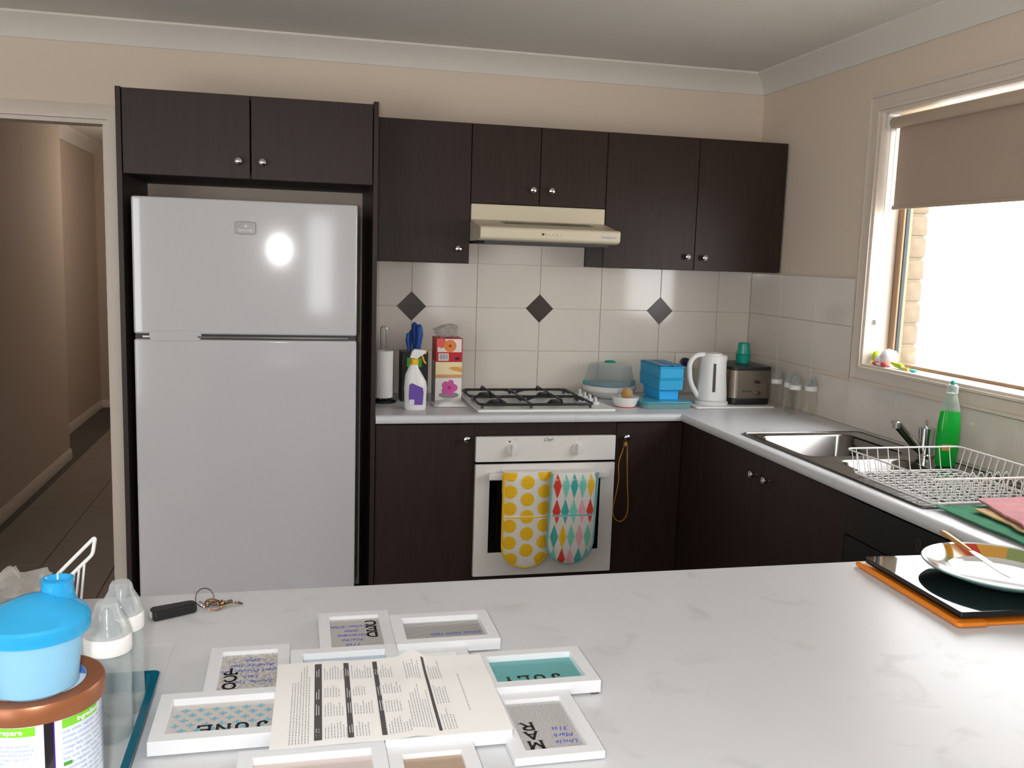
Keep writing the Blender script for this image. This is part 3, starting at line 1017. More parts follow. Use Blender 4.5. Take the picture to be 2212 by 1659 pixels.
def grate(y0, y1, yc):
    mb = MB()
    xs = (-1.455, -0.965)
    rim = []
    for cx_, cy_, a in ((xs[1] - .03, y0 + .03, -PI / 2), (xs[1] - .03, y1 - .03, 0), (xs[0] + .03, y1 - .03, PI / 2), (xs[0] + .03, y0 + .03, PI)):
        rim += [(cx_ + .03 * math.cos(a + PI / 2 * i / 4), cy_ + .03 * math.sin(a + PI / 2 * i / 4), GZ - 0.008) for i in range(5)]
    mb.tube(rim, 0.0058, 8, True)
    for bx_ in (-1.365, -1.105):
        for dx, dy in ((1, 0), (-1, 0), (0, 1), (0, -1)):
            if dx:
                e = bx_ + dx * 0.13
                e = max(xs[0], min(xs[1], e))
                q = [(e, yc, GZ - 0.008), (bx_ + dx * 0.09, yc, GZ + 0.006), (bx_ + dx * 0.03, yc, GZ + 0.008)]
            else:
                e = y1 if dy > 0 else y0
                q = [(bx_, e, GZ - 0.008), (bx_, e - dy * 0.012, GZ + 0.01), (bx_, yc + dy * 0.03, GZ + 0.008)]
            mb.tube(fillet(q, 0.012, 3), 0.0052, 6)
    mb.tube([(-1.235, y0, GZ - .008), (-1.235, y1, GZ - .008)], 0.0055, 6)
    for cx_ in (xs[0] + 0.012, xs[1] - 0.012, -1.235):
        for cy_ in (y0 + 0.012, y1 - 0.012):
            mb.lathe([(0.006, 0.912), (0.005, GZ - 0.006)], 8, (cx_, cy_, 0))
    return mb


grate(-0.305, -0.095, -0.2).build('pan_support', 'grate', ck, world=True)
grate(-0.525, -0.315, -0.41).build('pan_support', 'grate', ck, world=True)
for y in (-0.18, -0.255, -0.33, -0.41):
    k = MB().lathe([(0.020, 0.913), (0.020, 0.918), (0.016, 0.922), (0.011, 0.924), (0.011, 0.926), (0, 0.926)], 20, (-0.922, y, 0))
    k.prism(rrect(-0.927, -0.917, y - 0.014, y + 0.014, 0.004, 3), 0.922, 0.943, 'z')
    k.build('knob', 'plastic_white', ck, world=True, bevel=0.001, seg=1)

# ================================================================ BACK WORKTOP OBJECTS
# paper towel holder
t = thing('paper_towel_holder', 'wire paper towel stand with a white roll beside the fridge housing', 'paper towel', (-1.826, -0.25, 0.9))
MB().lathe([(0.056, 0), (0.058, 0.004), (0.05, 0.009), (0.012, 0.012), (0, 0.012)], 32).build('base', 'black_plastic', t)
MB().tube(fillet([(-0.012, 0, 0.01), (-0.012, 0, 0.325), (0.012, 0, 0.325), (0.012, 0, 0.01)], 0.012, 6), 0.0024, 8).build('wire_loop', 'chrome', t)
MB().lathe([(0.018, 0.022), (0.0405, 0.022), (0.0415, 0.025), (0.0415, 0.219), (0.0405, 0.222), (0.018, 0.222), (0.018, 0.022)], 32, cap=False).build('paper_roll', 'paper_white', t)
# knife block
t = thing('knife_block', 'black knife block with a green label holding blue-handled knives', 'knife block', (-1.69, -0.19, 0.9))
MB().prism(rrect(-0.058, 0.058, -0.05, 0.05, 0.006, 3), 0.0, 0.215, 'z').build('block', 'black_plastic', t, bevel=0.002)
MB().box(-0.034, 0.03, -0.0508, -0.0502, 0.15, 0.19).build('label_print', 'green_label', t)
for (x, y, hgt, tilt, wd) in ((-0.022, -0.02, 0.09, -0.05, 0.008), (0.005, 0.0, 0.135, -0.02, 0.014), (0.013, -0.025, 0.128, 0.05, 0.016), (-0.012, 0.02, 0.10, 0.0, 0.007)):
    k = MB().tube([(x, y, 0.205), (x + tilt * 0.05, y, 0.205 + hgt * 0.3), (x + tilt * 0.16, y, 0.205 + hgt * 0.65), (x + tilt * 0.12, y, 0.205 + hgt * 0.93), (x + tilt * 0.1, y, 0.205 + hgt)], [wd * .62, wd * .75, wd, wd * .85, wd * .4], 10)
    k.build('knife_handle', 'knife_blue', t)
# spray bottle
t = thing('spray_bottle', 'white trigger spray cleaner with purple label and yellow collar', 'spray bottle', (-1.711, -0.445, 0.9))


def squashed(prof, sy, bend=0.0):
    mb = MB().lathe([(r, z) for r, z, o in prof], 32)
    off = [o for r, z, o in prof]
    k = 0
    vs = []
    for i, p in enumerate(mb.v):
        vs.append((p[0] + off[i // 32], p[1] * sy, p[2]))
    mb.v = vs
    return mb


squashed([(0.0, 0, 0), (0.041, 0, 0), (0.045, 0.006, 0), (0.046, 0.06, 0), (0.0475, 0.09, 0), (0.045, 0.115, -0.001), (0.035, 0.145, -0.008), (0.022, 0.17, -0.010), (0.016, 0.185, -0.008), (0.0145, 0.195, -0.006), (0.0, 0.195, -.006)], 0.55).build('bottle', 'plastic_white', t)
lp = [(-0.029, 0.022), (0.027, 0.022), (0.030, 0.07), (0.027, 0.092), (-0.018, 0.112), (-0.029, 0.105), (-0.031, 0.06)]
mb = MB()
for i in range(14):
    pass
mb.prism(lp, -0.0268, -0.0262, 'y', 0)
mb.prism([(-0.028, 0.023), (-0.008, 0.023), (-0.008, 0.044), (-0.028, 0.044)], -0.0272, -0.0266, 'y', 1)
for i in range(5):
    mb.box(-0.026, -0.010, -0.02745, -0.0271, 0.026 + i * 0.0036, 0.0273 + i * 0.0036, 2)
mb.build('label_print', ['purple', 'print_white', 'ink_light'], t)
MB().lathe([(0.0165, 0.186), (0.0165, 0.208), (0.015, 0.21)], 20, (-0.006, 0, 0)).build('collar', 'yellow_plastic', t)
MB().prism([(-0.026, 0.213), (0.004, 0.209), (0.016, 0.218), (0.037, 0.232), (0.037, 0.246), (-0.008, 0.25), (-0.018, 0.24)], -0.011, 0.011, 'y').build('spray_head', 'plastic_white', t, bevel=0.004)
mb = MB().box(0.036, 0.042, -0.008, 0.008, 0.23, 0.248)
mb.tube(fillet([(0.02, 0, 0.228), (0.029, 0, 0.214), (0.032, 0, 0.20), (0.041, 0, 0.19)], 0.01, 4), 0.0038, 8)
mb.build('trigger', 'yellow_plastic', t, bevel=0.001)
# tissue boxes, stacked three high
TX0, TX1, TY0, TY1 = -1.602, -1.486, -0.258, -0.14


def flower(mb, cx_, cz_, r, y, petals, m0, m1, m2):
    for i in range(petals):
        a = 2 * PI * i / petals
        px, pz = cx_ + r * .55 * math.cos(a), cz_ + r * .55 * math.sin(a)
        mb.prism([(px + r * .48 * math.cos(q) * (1 if abs(math.cos(a)) > .5 else .8), pz + r * .48 * math.sin(q)) for q in [j * PI / 5 for j in range(10)]], y - .0001 * i / petals, y, 'y', m0 if i % 2 else m1)
    mb.prism([(cx_ + r * .22 * math.cos(q), cz_ + r * .22 * math.sin(q)) for q in [j * PI / 5 for j in range(10)]], y - .0004, y, 'y', m2)


def tissue(z0, z1, label, mat):
    t = thing('tissue_box', label, 'tissue box', ((TX0 + TX1) / 2, (TY0 + TY1) / 2, z0), group='tissue boxes stacked beside the cooktop')
    MB().box(TX0, TX1, TY0, TY1, z0, z1).build('carton', mat, t, world=True, bevel=0.001, seg=1)
    return t


yF = TY0 - 0.0004
t = tissue(0.9005, 1.006, 'white tissue box with a pink orchid, lowest of the stack', 'tissue_white')
mb = MB().prism([(TX0 + .02 + .04 + .045 * math.cos(q), .93 + .014 * math.sin(q)) for q in [j * PI / 8 for j in range(16)]], yF - .0001, yF, 'y', 2)
flower(mb, TX0 + .062, .962, .036, yF - .0002, 5, 0, 0, 1)
mb.build('label_print', ['tissue_orchid', 'tissue_magenta', 'tissue_stone'], t, world=True)
t = tissue(1.007, 1.075, 'cream and gold tissue box in the middle of the stack', 'tissue_cream')
mb = MB().box(TX0, TX1, yF - .0002, yF, 1.0075, 1.02, 0)
mb.prism([(TX1, 1.03), (TX1, 1.052), (TX1 - .035, 1.055), (TX1 - .06, 1.05), (TX1 - .045, 1.04), (TX1 - .02, 1.034)], yF - .0003, yF, 'y', 1)
mb.build('label_print', ['tissue_tan', 'tissue_gold'], t, world=True)
t = tissue(1.076, 1.178, 'red tissue box with orange gerbera, topmost of the stack', 'tissue_red')
mb = MB().box(TX0 + .007, TX1 - .004, yF - .0002, yF, 1.118, 1.175, 0)
flower(mb, TX0 + .024, 1.157, .022, yF - .0003, 8, 4, 4, 4)
flower(mb, TX0 + .062, 1.145, .027, yF - .0006, 12, 1, 1, 2)
mb.box(TX0 + .012, TX0 + .056, yF - .0003, yF, 1.081, 1.112, 3)
for i in range(9):
    mb.box(TX0 + .015 + i * .0042, TX0 + .0165 + i * .0042 + (i % 3) * .0006, yF - .0005, yF - .0001, 1.085, 1.109, 5)
mb.prism([(TX0 + .094 + .011 * math.cos(q), 1.09 + .007 * math.sin(q)) for q in [j * PI / 8 for j in range(16)]], yF - .0003, yF, 'y', 6)
mb.build('label_print', ['tissue_pinkwhite', 'tissue_orange', 'tissue_brown', 'print_white', 'tissue_coral', 'ink_grey', 'navy'], t, world=True)


def crumple(name, label, loc, sx, sy, sz, mat, seed, cat='plastic bag', nx=22):
    rnd = Vector((seed, seed * 1.7, seed * .3))
    mb = MB()
    prof = [(math.sin(PI * i / 12), -math.cos(PI * i / 12)) for i in range(13)]
    mb.lathe(prof, nx, cap=False)

    def f(p):
        q = p * 1.9 + rnd
        d = 1 + 0.5 * noise.noise(q) + 0.28 * noise.noise(q * 2.7) + 0.14 * noise.noise(q * 6)
        p = p * d
        return Vector((p.x * sx, p.y * sy, max(0.0, (p.z + 0.8) * sz * 0.55)))
    mb.map(f)
    o = mb.build(name, mat, None, ang=0.5)
    o.location = loc
    return tag(o, label, cat)


crumple('plastic_bag', 'clear crumpled plastic bag on top of the red tissue box', (-1.548, -0.20, 1.1785), 0.05, 0.035, 0.055, 'bag_film', 3.1)
mb = MB().grid(24, 10, lambda u, v: (-1.625 + 0.14 * u, -0.40 + 0.12 * v, 0.9015 + 0.026 * (math.sin(PI * u) ** 0.5) * (math.sin(PI * v) ** 0.5) * (0.75 + 0.4 * noise.noise(Vector((u * 5, v * 4, 2))))))
o = mb.build('wipes_packet', 'toy_white', None)
tag(o, 'flat white plastic packet lying in front of the tissue boxes', 'packet')
# steriliser
t = thing('bottle_steriliser', 'white microwave bottle steriliser with clear dome lid', 'steriliser', (-0.766, -0.137, 0.9))
MB().lathe([(0.06, 0), (0.078, 0.002), (0.10, 0.018), (0.122, 0.038), (0.126, 0.056), (0.12, 0.06), (0, 0.058)], 40).build('base', 'plastic_white', t)
MB().lathe([(0.119, 0.061), (0.121, 0.064), (0.119, 0.074), (0.108, 0.112), (0.098, 0.146), (0.090, 0.156), (0.05, 0.163), (0, 0.164)], 40, cap=False).build('dome_lid', 'dome', t)
MB().lathe([(0.100, 0.0615), (0.108, 0.0625), (0.108, 0.067), (0.09, 0.068), (0, 0.068)], 36).build('rack_tray', 'aqua_lid', t)
MB().lathe([(0.021, 0.163), (0.023, 0.168), (0.017, 0.173), (0, 0.175)], 20, sx=1.2, sy=.8).build('lid_knob', 'teal_plastic', t)
for sx_ in (-1, 1):
    MB().box(sx_ * 0.118 - 0.007, sx_ * 0.118 + 0.007, -0.014, 0.014, 0.06, 0.08).build('clip', 'teal_plastic', t, bevel=0.003)
# small bowl with a sponge
t = thing('ramekin', 'small white bowl with red foot in front of the steriliser', 'bowl', (-0.782, -0.405, 0.9))
MB().lathe([(0.044, 0.0), (0.045, 0.003), (0.044, 0.0045)], 32).build('foot_ring', 'red_rim', t)
MB().lathe([(0, 0.0046), (0.046, 0.0046), (0.052, 0.016), (0.058, 0.036), (0.060, 0.045), (0.057, 0.045), (0.053, 0.03), (0.046, 0.012), (0, 0.010)], 36).build('bowl', 'plastic_white', t)
t = thing('scrubber', 'tan sponge scrubber in clear plastic standing in the white bowl', 'sponge', (-0.776, -0.402, 0.9105))
MB().ball((0.0, 0, 0.045), 0.027, 18, 12, sc=(0.92, .85, 1)).map(lambda p: p * (1 + 0.06 * noise.noise(p * 60))).build('sponge', 'sponge', t)
MB().lathe([(0.018, 0.0), (0.03, 0.012), (0.038, 0.035), (0.032, 0.06), (0.018, 0.075), (0, 0.078)], 22, (-0.006, 0, 0)).map(lambda p: p + Vector((1, 1, 0)) * 0.003 * noise.noise(p * 50)).build('wrapper', 'clear_plastic', t)
# shallow aqua container and the blue food-cube trays on it
t = thing('storage_container', 'shallow pale aqua plastic container under the blue trays', 'container', (-0.608, -0.376, 0.9))
MB().prism(rrect(-0.11, 0.11, -0.1, 0.1, 0.02, 5), 0, 0.022, 'z').build('tub', 'aqua_box', t, bevel=0.004)
MB().prism(rrect(-0.115, 0.115, -0.105, 0.105, 0.022, 5), 0.0222, 0.031, 'z').build('lid', 'aqua_lid', t, bevel=0.003)


def cube_tray(z, s, mat, label, hgt, lids):
    t = thing('food_cube_tray', label, 'food tray', (-0.586, -0.325, z), group='stacked blue baby food trays')
    wx, ly = 0.060 * s, 0.125 * s
    MB().prism(rrect(-wx, wx, -ly, ly, 0.006, 3), hgt - 0.006, hgt, 'z').prism(rrect(-wx + .004, wx - .004, -ly + .004, ly - .004, 0.006, 3), 0, hgt - .006, 'z').build('tray', mat, t, bevel=0.0015, seg=1)
    if lids:
        for i in range(2):
            for j in range(4):
                x = (-0.5 + i) * wx * 0.98
                y = (-1.5 + j) * ly * 0.49
                MB().prism(rrect(x - wx * .43, x + wx * .43, y - ly * .21, y + ly * .21, 0.005, 3), hgt + .0003, hgt + 0.006, 'z').build('lid', 'blue_tub_dark', t, bevel=0.0015, seg=1)
    return t


cube_tray(0.9315, 0.82, 'blue_tub_bright', 'small bright blue food tray at the bottom of the blue stack', 0.046, False)
cube_tray(0.978, 1.0, 'blue_tub', 'blue food tray in the middle of the blue stack', 0.05, False)
cube_tray(1.0285, 1.0, 'blue_tub', 'blue food tray with eight lids, topmost of the blue stack', 0.052, True)
# tray under the kettle and toaster
o = MB().prism(rrect(-0.48, -0.1, -0.485, -0.16, 0.012, 4), 0.9005, 0.909, 'z').build('serving_tray', 'plastic_white', None, bevel=0.003)
tag(o, 'thin white tray under the kettle and the toaster', 'tray')
# kettle
t = thing('kettle', 'white plastic jug kettle with a grey water gauge', 'kettle', (-0.372, -0.40, 0.9095))
MB().lathe([(0.073, 0), (0.075, 0.004), (0.074, 0.014), (0.066, 0.018), (0, 0.018)], 36).build('power_base', 'plastic_white', t)
mb = MB().lathe([(0.0, 0.0185), (0.064, 0.0185), (0.068, 0.024), (0.066, 0.06), (0.060, 0.13), (0.056, 0.19), (0.054, 0.213), (0.047, 0.222), (0, 0.224)], 40)
mb.map(lambda p: Vector((p.x + (max(0, p.z - 0.16) / 0.06) ** 2 * 0.016 * max(0, p.x / 0.055) ** 3, p.y, p.z)))
mb.build('jug', 'plastic_white', t)
MB().lathe([(0.044, 0.2215), (0.042, 0.229), (0.02, 0.233), (0, 0.234)], 30, (-0.004, 0, 0)).build('lid', 'plastic_white', t)
MB().tube(fillet([(-0.040, 0, 0.221), (-0.085, 0, 0.222), (-0.115, 0, 0.185), (-0.108, 0, 0.10), (-0.066, 0, 0.035)], 0.035, 6), [0.012] * 30 if False else 0.0115, 10).build('handle', 'plastic_white', t)
mb = MB()
a0_ = -PI / 2 - 0.30
prof = [(0.0655, 0.06), (0.0602, 0.13), (0.0562, 0.185)]
mb.grid(4, 10, lambda u, v: ((lambda z: ((0.0672 - (z - .06) * 0.0785) * math.cos(a0_ + (u - .5) * .2), (0.0672 - (z - .06) * 0.0785) * math.sin(a0_ + (u - .5) * .2), z))(0.062 + 0.125 * v)))
mb.build('water_gauge', 'rubber_grey', t, solid=0.001)
# toaster
t = thing('toaster', 'brushed steel toaster with black trim in the corner', 'toaster', (-0.196, -0.31, 0.9095))
MB().prism(rrect(-0.098, 0.098, -0.13, 0.13, 0.03, 5), 0.002, 0.03, 'z').build('base', 'black_plastic', t, bevel=0.004)
MB().prism(rrect(-0.100, 0.100, -0.132, 0.132, 0.035, 7), 0.0305, 0.155, 'z').build('steel_body', 'steel_brushed', t)
MB().prism(rrect(-0.101, 0.101, -0.133, 0.133, 0.035, 7), 0.1555, 0.172, 'z').box(-0.045, -0.015, -0.1, 0.1, 0.1722, 0.1727).box(0.015, 0.045, -0.1, 0.1, 0.1722, 0.1727).build('top_trim', 'black_plastic', t, bevel=0.006, seg=3)
MB().lathe([(0.011, 0), (0.011, -0.006), (0.008, -0.009), (0, -0.009)], 18, (0.030, -0.132, 0.055), axis='y').build('dial', 'steel', t)
mb = MB().box(0.012, 0.03, -0.15, -0.133, 0.10, 0.112)
mb.build('lever', 'black_plastic', t, bevel=0.003)
for i in range(3):
    MB().lathe([(0.005, 0), (0.005, -0.003), (0, -0.003)], 12, (-0.04 + i * 0.016, -0.132, 0.062), axis='y').build('button', 'rubber_grey', t)
# teal cups on the toaster
for i, lab in enumerate(('teal plastic cup standing on the toaster, lower of two', 'teal plastic cup nested upside down on the lower teal cup')):
    z = 1.0828 + (0.039 if i else 0)
    t = thing('plastic_cup', lab, 'cup', (-0.172, -0.29, z), group='teal cups on the toaster')
    if i == 0:
        MB().lathe([(0, 0), (0.030, 0), (0.034, 0.03), (0.035, 0.038), (0.033, 0.038), (0.029, 0.003), (0, 0.003)], 28).build('wall', 'teal_plastic', t)
    else:
        MB().lathe([(0.031, 0.0), (0.031, 0.006), (0.028, 0.03), (0.026, 0.05), (0.020, 0.056), (0.0, 0.056)], 28).build('wall', 'teal_plastic', t)
        MB().lathe([(0.0315, 0.0), (0.033, 0.003), (0.0315, 0.006)], 28, cap=False).build('rim', 'teal_plastic', t)


# feeding bottles
def feeding_bottle(loc, label, group, hgt, r, glass, neck='plastic_white'):
    t = thing('feeding_bottle', label, 'baby bottle', loc, group=group)
    s = hgt / 0.185
    MB().lathe([(0, 0.001), (r * .9, 0.0), (r, 0.006), (r, 0.03 * s), (r * .96, 0.06 * s), (r, 0.09 * s), (r * .97, 0.108 * s), (r * .82, 0.118 * s), (r * .82, 0.126 * s)], 28, cap=False).build('bottle', glass, t)
    MB().lathe([(r * 1.02, 0.119 * s), (r * 1.04, 0.122 * s), (r * 1.04, 0.138 * s), (r * .98, 0.141 * s), (r * .6, 0.1415 * s)], 28, cap=False).build('collar', neck, t)
    MB().lathe([(r * .62, 0.141 * s), (r * .5, 0.152 * s), (r * .24, 0.160 * s), (r * .2, 0.172 * s), (r * .12, 0.175 * s), (0, 0.1755 * s)], 20, cap=False).build('teat', 'frosted', t)
    MB().lathe([(r * 1.0, 0.1418 * s), (r * .98, 0.145 * s), (r * .82, 0.160 * s), (r * .58, 0.172 * s), (r * .52, 0.18 * s), (r * .42, 0.1845 * s), (0, 0.1855 * s)], 28, cap=False).build('cap', 'clear_cap', t)
    return t


spots = [(-0.068, -0.428), (-0.036, -0.492), (-0.07, -0.55), (-0.085, -0.618), (-0.034, -0.66)]
labs = ['clear feeding bottle touching the side of the toaster', 'clear feeding bottle second from the toaster', 'clear feeding bottle in the middle of the corner row of five', 'clear feeding bottle with the brightest white collar, fourth from the toaster', 'clear feeding bottle nearest the sink']
fb = feeding_bottle((*spots[0], 0.9005), labs[0], 'clear feeding bottles in the corner', 0.165, 0.026, 'corner_bottle')
for p, l in zip(spots[1:], labs[1:]):
    copy_thing(fb, (*p, 0.9005), l)
# power point with plug
t = thing('power_point', 'white double power point with a dark plug behind the kettle', 'power point', (-0.33, -0.006, 1.06))
MB().prism(rrect(-0.058, 0.058, -0.037, 0.037, 0.006, 3), -0.008, -0.0005, 'y').build('plate', 'power_white', t, bevel=0.002)
MB().lathe([(0.02, -0.008), (0.02, -0.035), (0.014, -0.042), (0, -0.042)], 20, (-0.012, 0, -0.004), axis='y').build('plug', 'navy', t)

# ================================================================ OVEN FRONT: mitts and lanyard
def mitt(name, label, x0, x1, zt, zs, zb, yback, mats, tilt, seam):
    """quilted double glove end: rounded pad hanging over the handle"""
    t = thing(name, label, 'oven mitt', ((x0 + x1) / 2, yback, zb))
    cx_, wd = (x0 + x1) / 2, (x1 - x0) / 2
    Y0 = yback
    rr = wd

    def halfw(z):
        if z < zb + rr:
            q = (zb + rr - z) / rr
            return wd * math.sqrt(max(0.0, 1 - q * q)) if q < 1 else 0
        return wd

    def pos(u, v, off=0.0):
        z = zb + (zt - zb) * v
        hw = halfw(z) if v > 0 else 0.0
        x = cx_ + (2 * u - 1) * hw + tilt * (zt - z)
        e = min(1.0, 5.0 * min(u, 1 - u)) ** 0.5
        ev = min(1.0, 5 * v) ** 0.5
        q = 0.0012 * math.sin((x + z) * 190) * math.sin((x - z) * 190)
        y = Y0 - 0.004 - (0.013 * e * ev + (0.006 if z < seam else 0.0)) - q * e - off
        if v > 0.93:
            y = y + (v - 0.93) / 0.07 * 0.010
        return (x, y, z)
    mb = MB().grid(26, 60, lambda u, v: pos(u, v))
    back = MB().grid(26, 60, lambda u, v: (pos(u, v)[0], Y0, pos(u, v)[2]))
    n0 = len(mb.v)
    mb.add(back.v, back.f)
    mb.build('padded_glove', mats['base'], t, world=True)
    # band over the handle
    MB().box(x0 + .004, x1 - .004, Y0 - 0.003, -0.6045, zt - 0.005, zt).box(x0 + .004, x1 - .004, -0.6085, -0.6045, zt - 0.10, zt - 0.006).build('hanging_band', mats['base'], t, world=True, bevel=0.0015)
    edge = [pos(0, v / 40, 0.001) for v in range(40, -1, -1)] + [pos(1, v / 40, 0.001) for v in range(0, 41)]
    edge = [(p[0], Y0 - 0.009, p[2]) for p in edge]
    MB().tube(edge, 0.0052, 8).build('binding', mats['bind'], t, world=True)
    vs = (seam - zb) / (zt - zb)
    MB().tube([pos(i / 20, vs, 0.004) for i in range(1, 20)], 0.0034, 6).build('pocket_edge', mats['bind'], t, world=True)

    def inv(x, z):
        hw = max(1e-4, halfw(z))
        u = ((x - cx_ - tilt * (zt - z)) / hw + 1) / 2
        return u, (z - zb) / (zt - zb)
    return t, pos, inv


def patch(mb, shape, pos, inv, m, off=0.0009):
    """flat print cut fine enough to follow the padding"""
    c = (sum(p[0] for p in shape) / len(shape), sum(p[1] for p in shape) / len(shape))
    rings = 5
    ok = lambda p: (lambda q: (min(0.985, max(0.015, q[0])), min(0.995, max(0.01, q[1]))))(inv(*p))
    vs = [pos(*ok(c), off)]
    n = len(shape)
    for k in range(1, rings + 1):
        for p in shape:
            vs.append(pos(*ok((c[0] + (p[0] - c[0]) * k / rings, c[1] + (p[1] - c[1]) * k / rings)), off))
    fs = [(0, 1 + i, 1 + (i + 1) % n) for i in range(n)]
    for k in range(rings - 1):
        for i in range(n):
            j = (i + 1) % n
            fs.append((1 + k * n + i, 1 + (k + 1) * n + i, 1 + (k + 1) * n + j, 1 + k * n + j))
    mb.add(vs, fs, m)


t, pos, inv = mitt('oven_mitt', 'white oven mitt with yellow dots and yellow edging on the oven rail', -1.374, -1.176, 0.674, 0, 0.272, -0.6425, dict(base='mitt_white', bind='mitt_yellow'), 0.004, 0.487)
mb = MB()
R_ = 0.028
for col in (-1, 0, 1):
    for k in range(-1, 7):
        zc = (0.632 - 0.0705 * k) if col == 0 else (0.665 - 0.0705 * k)
        xc = -1.275 + col * 0.0715
        if not (0.29 < zc < 0.68) or (col and zc < 0.31):
            continue
        if col and zc < 0.33:
            xc -= col * .008
        shape = [(xc + R_ * math.cos(a), min(0.672, zc + R_ * math.sin(a))) for a in [i * PI / 10 for i in range(20)]]
        shape = [(max(-1.371, min(-1.179, x)), z) for x, z in shape]
        patch(mb, shape, pos, inv, 0)
mb.build('dot_print', 'mitt_yellow', t, world=True)
t, pos, inv = mitt('oven_mitt', 'white oven mitt with coloured harlequin diamonds and aqua edging', -1.180, -0.985, 0.672, 0, 0.290, -0.6690, dict(base='mitt_white', bind='mitt_binding'), -0.035, 0.499)
mb = MB()
order = [[2, 1, 0, 1, 4], [2, 0, 1, 3, 2], [0, 4, 1, 3, 1], [1, 2, 3, 0, 1]]
for r_ in range(4):
    zc = (0.62, 0.515, 0.41, 0.312)[r_]
    for c_ in range(5):
        xc = -1.154 + 0.0355 * c_ - (0.672 - zc) * 0.045 + (0.004 if r_ % 2 else 0)
        hz, hw_ = 0.052, 0.0165
        shape = []
        for (ax, az), (bx_, bz_) in zip(((0, hz), (hw_, 0), (0, -hz), (-hw_, 0)), ((hw_, 0), (0, -hz), (-hw_, 0), (0, hz))):
            for q in range(4):
                shape.append((xc + ax + (bx_ - ax) * q / 4, max(0.294, min(0.67, zc + az + (bz_ - az) * q / 4))))
        patch(mb, shape, pos, inv, order[r_][c_])
mb.build('diamond_print', ['mitt_teal', 'mitt_mint', 'mitt_red', 'mitt_pink', 'mitt_yellow'], t, world=True)
t = thing('lanyard', 'yellow cord lanyard hanging from the cabinet knob right of the oven', 'lanyard', (-0.843, -0.605, 0.62))
lp = [(-0.843, -0.601, 0.782), (-0.850, -0.597, 0.755), (-0.866, -0.592, 0.69), (-0.862, -0.589, 0.62), (-0.871, -0.589, 0.55), (-0.882, -0.589, 0.49), (-0.872, -0.589, 0.45), (-0.846, -0.589, 0.435), (-0.821, -0.589, 0.455), (-0.814, -0.589, 0.5), (-0.820, -0.589, 0.58), (-0.826, -0.589, 0.66), (-0.834, -0.597, 0.755)]
Q = [Vector(p) for p in lp]
sm = []
for i in range(len(Q)):
    p0, p1, p2, p3 = Q[(i - 1) % len(Q)], Q[i], Q[(i + 1) % len(Q)], Q[(i + 2) % len(Q)]
    for k in range(5):
        u = k / 5
        sm.append(0.5 * ((2 * p1) + (p2 - p0) * u + (2 * p0 - 5 * p1 + 4 * p2 - p3) * u * u + (3 * p1 - p0 - 3 * p2 + p3) * u ** 3))
MB().tube(sm, 0.0026, 8, True).build('cord', 'lanyard', t, world=True)
MB().lathe([(0.006, 0.748), (0.0075, 0.752), (0.0075, 0.762), (0.006, 0.766)], 14, (-0.843, -0.598, 0)).build('bead', 'black_plastic', t, world=True)
MB().lathe([(0.008, 0.766), (0.0085, 0.768), (0.0085, 0.776), (0.007, 0.778)], 14, (-0.843, -0.599, 0)).build('toggle', 'lanyard', t, world=True)

# ================================================================ SINK RUN
sk = thing('sink', 'stainless steel sink with one and a half bowls and a drainer', 'sink', (-0.3, -1.6, 0.9))


def sink_mesh():
    xs = sorted({SX0, -0.52, -0.44, -0.2, -0.13, SX1})
    mb = MB()
    z = 0.9035
    bowls = [(-0.52, -0.13, -1.47, -1.10, 0.15), (-0.46, -0.2, -1.73, -1.53, 0.10)]
    ys = sorted({SY0, SY1} | {b[2] for b in bowls} | {b[3] for b in bowls})
    xs = sorted({SX0, SX1} | {b[0] for b in bowls} | {b[1] for b in bowls})

    def inb(x, y):
        return any(b[0] < x < b[1] and b[2] < y < b[3] for b in bowls)
    for x0, x1 in zip(xs, xs[1:]):
        for y0, y1 in zip(ys, ys[1:]):
            if not inb((x0 + x1) / 2, (y0 + y1) / 2):
                mb.add([(x0, y0, z), (x1, y0, z), (x1, y1, z), (x0, y1, z)], [(0, 1, 2, 3)])
    plate = mb
    for b in bowls:
        o = rrect(b[0] - .002, b[1] + .002, b[2] - .002, b[3] + .002, 0.004, 6)
        i1 = rrect(b[0], b[1], b[2], b[3], 0.05, 6)
        i2 = rrect(b[0] + .006, b[1] - .006, b[2] + .006, b[3] - .006, 0.05, 6)
        i3 = rrect(b[0] + .014, b[1] - .014, b[2] + .014, b[3] - .014, 0.05, 6)
        i4 = rrect(b[0] + .045, b[1] - .045, b[2] + .045, b[3] - .045, 0.04, 6)
        n_ = len(i1)
        L = [(o, z + .0003), (i1, z + .0003), (i2, z - .006), (i3, z - b[4] + .03), (i4, z - b[4])]
        vs = [(p[0], p[1], zz) for r_, zz in L for p in r_]
        fs = [(k * n_ + i, k * n_ + (i + 1) % n_, (k + 1) * n_ + (i + 1) % n_, (k + 1) * n_ + i) for k in range(4) for i in range(n_)] + [tuple(range(4 * n_, 5 * n_))]
        mb.add(vs, fs)
    rim = [(x, y, z) for x, y in rrect(SX0, SX1, SY0, SY1, 0.03, 6)]
    return plate, rim


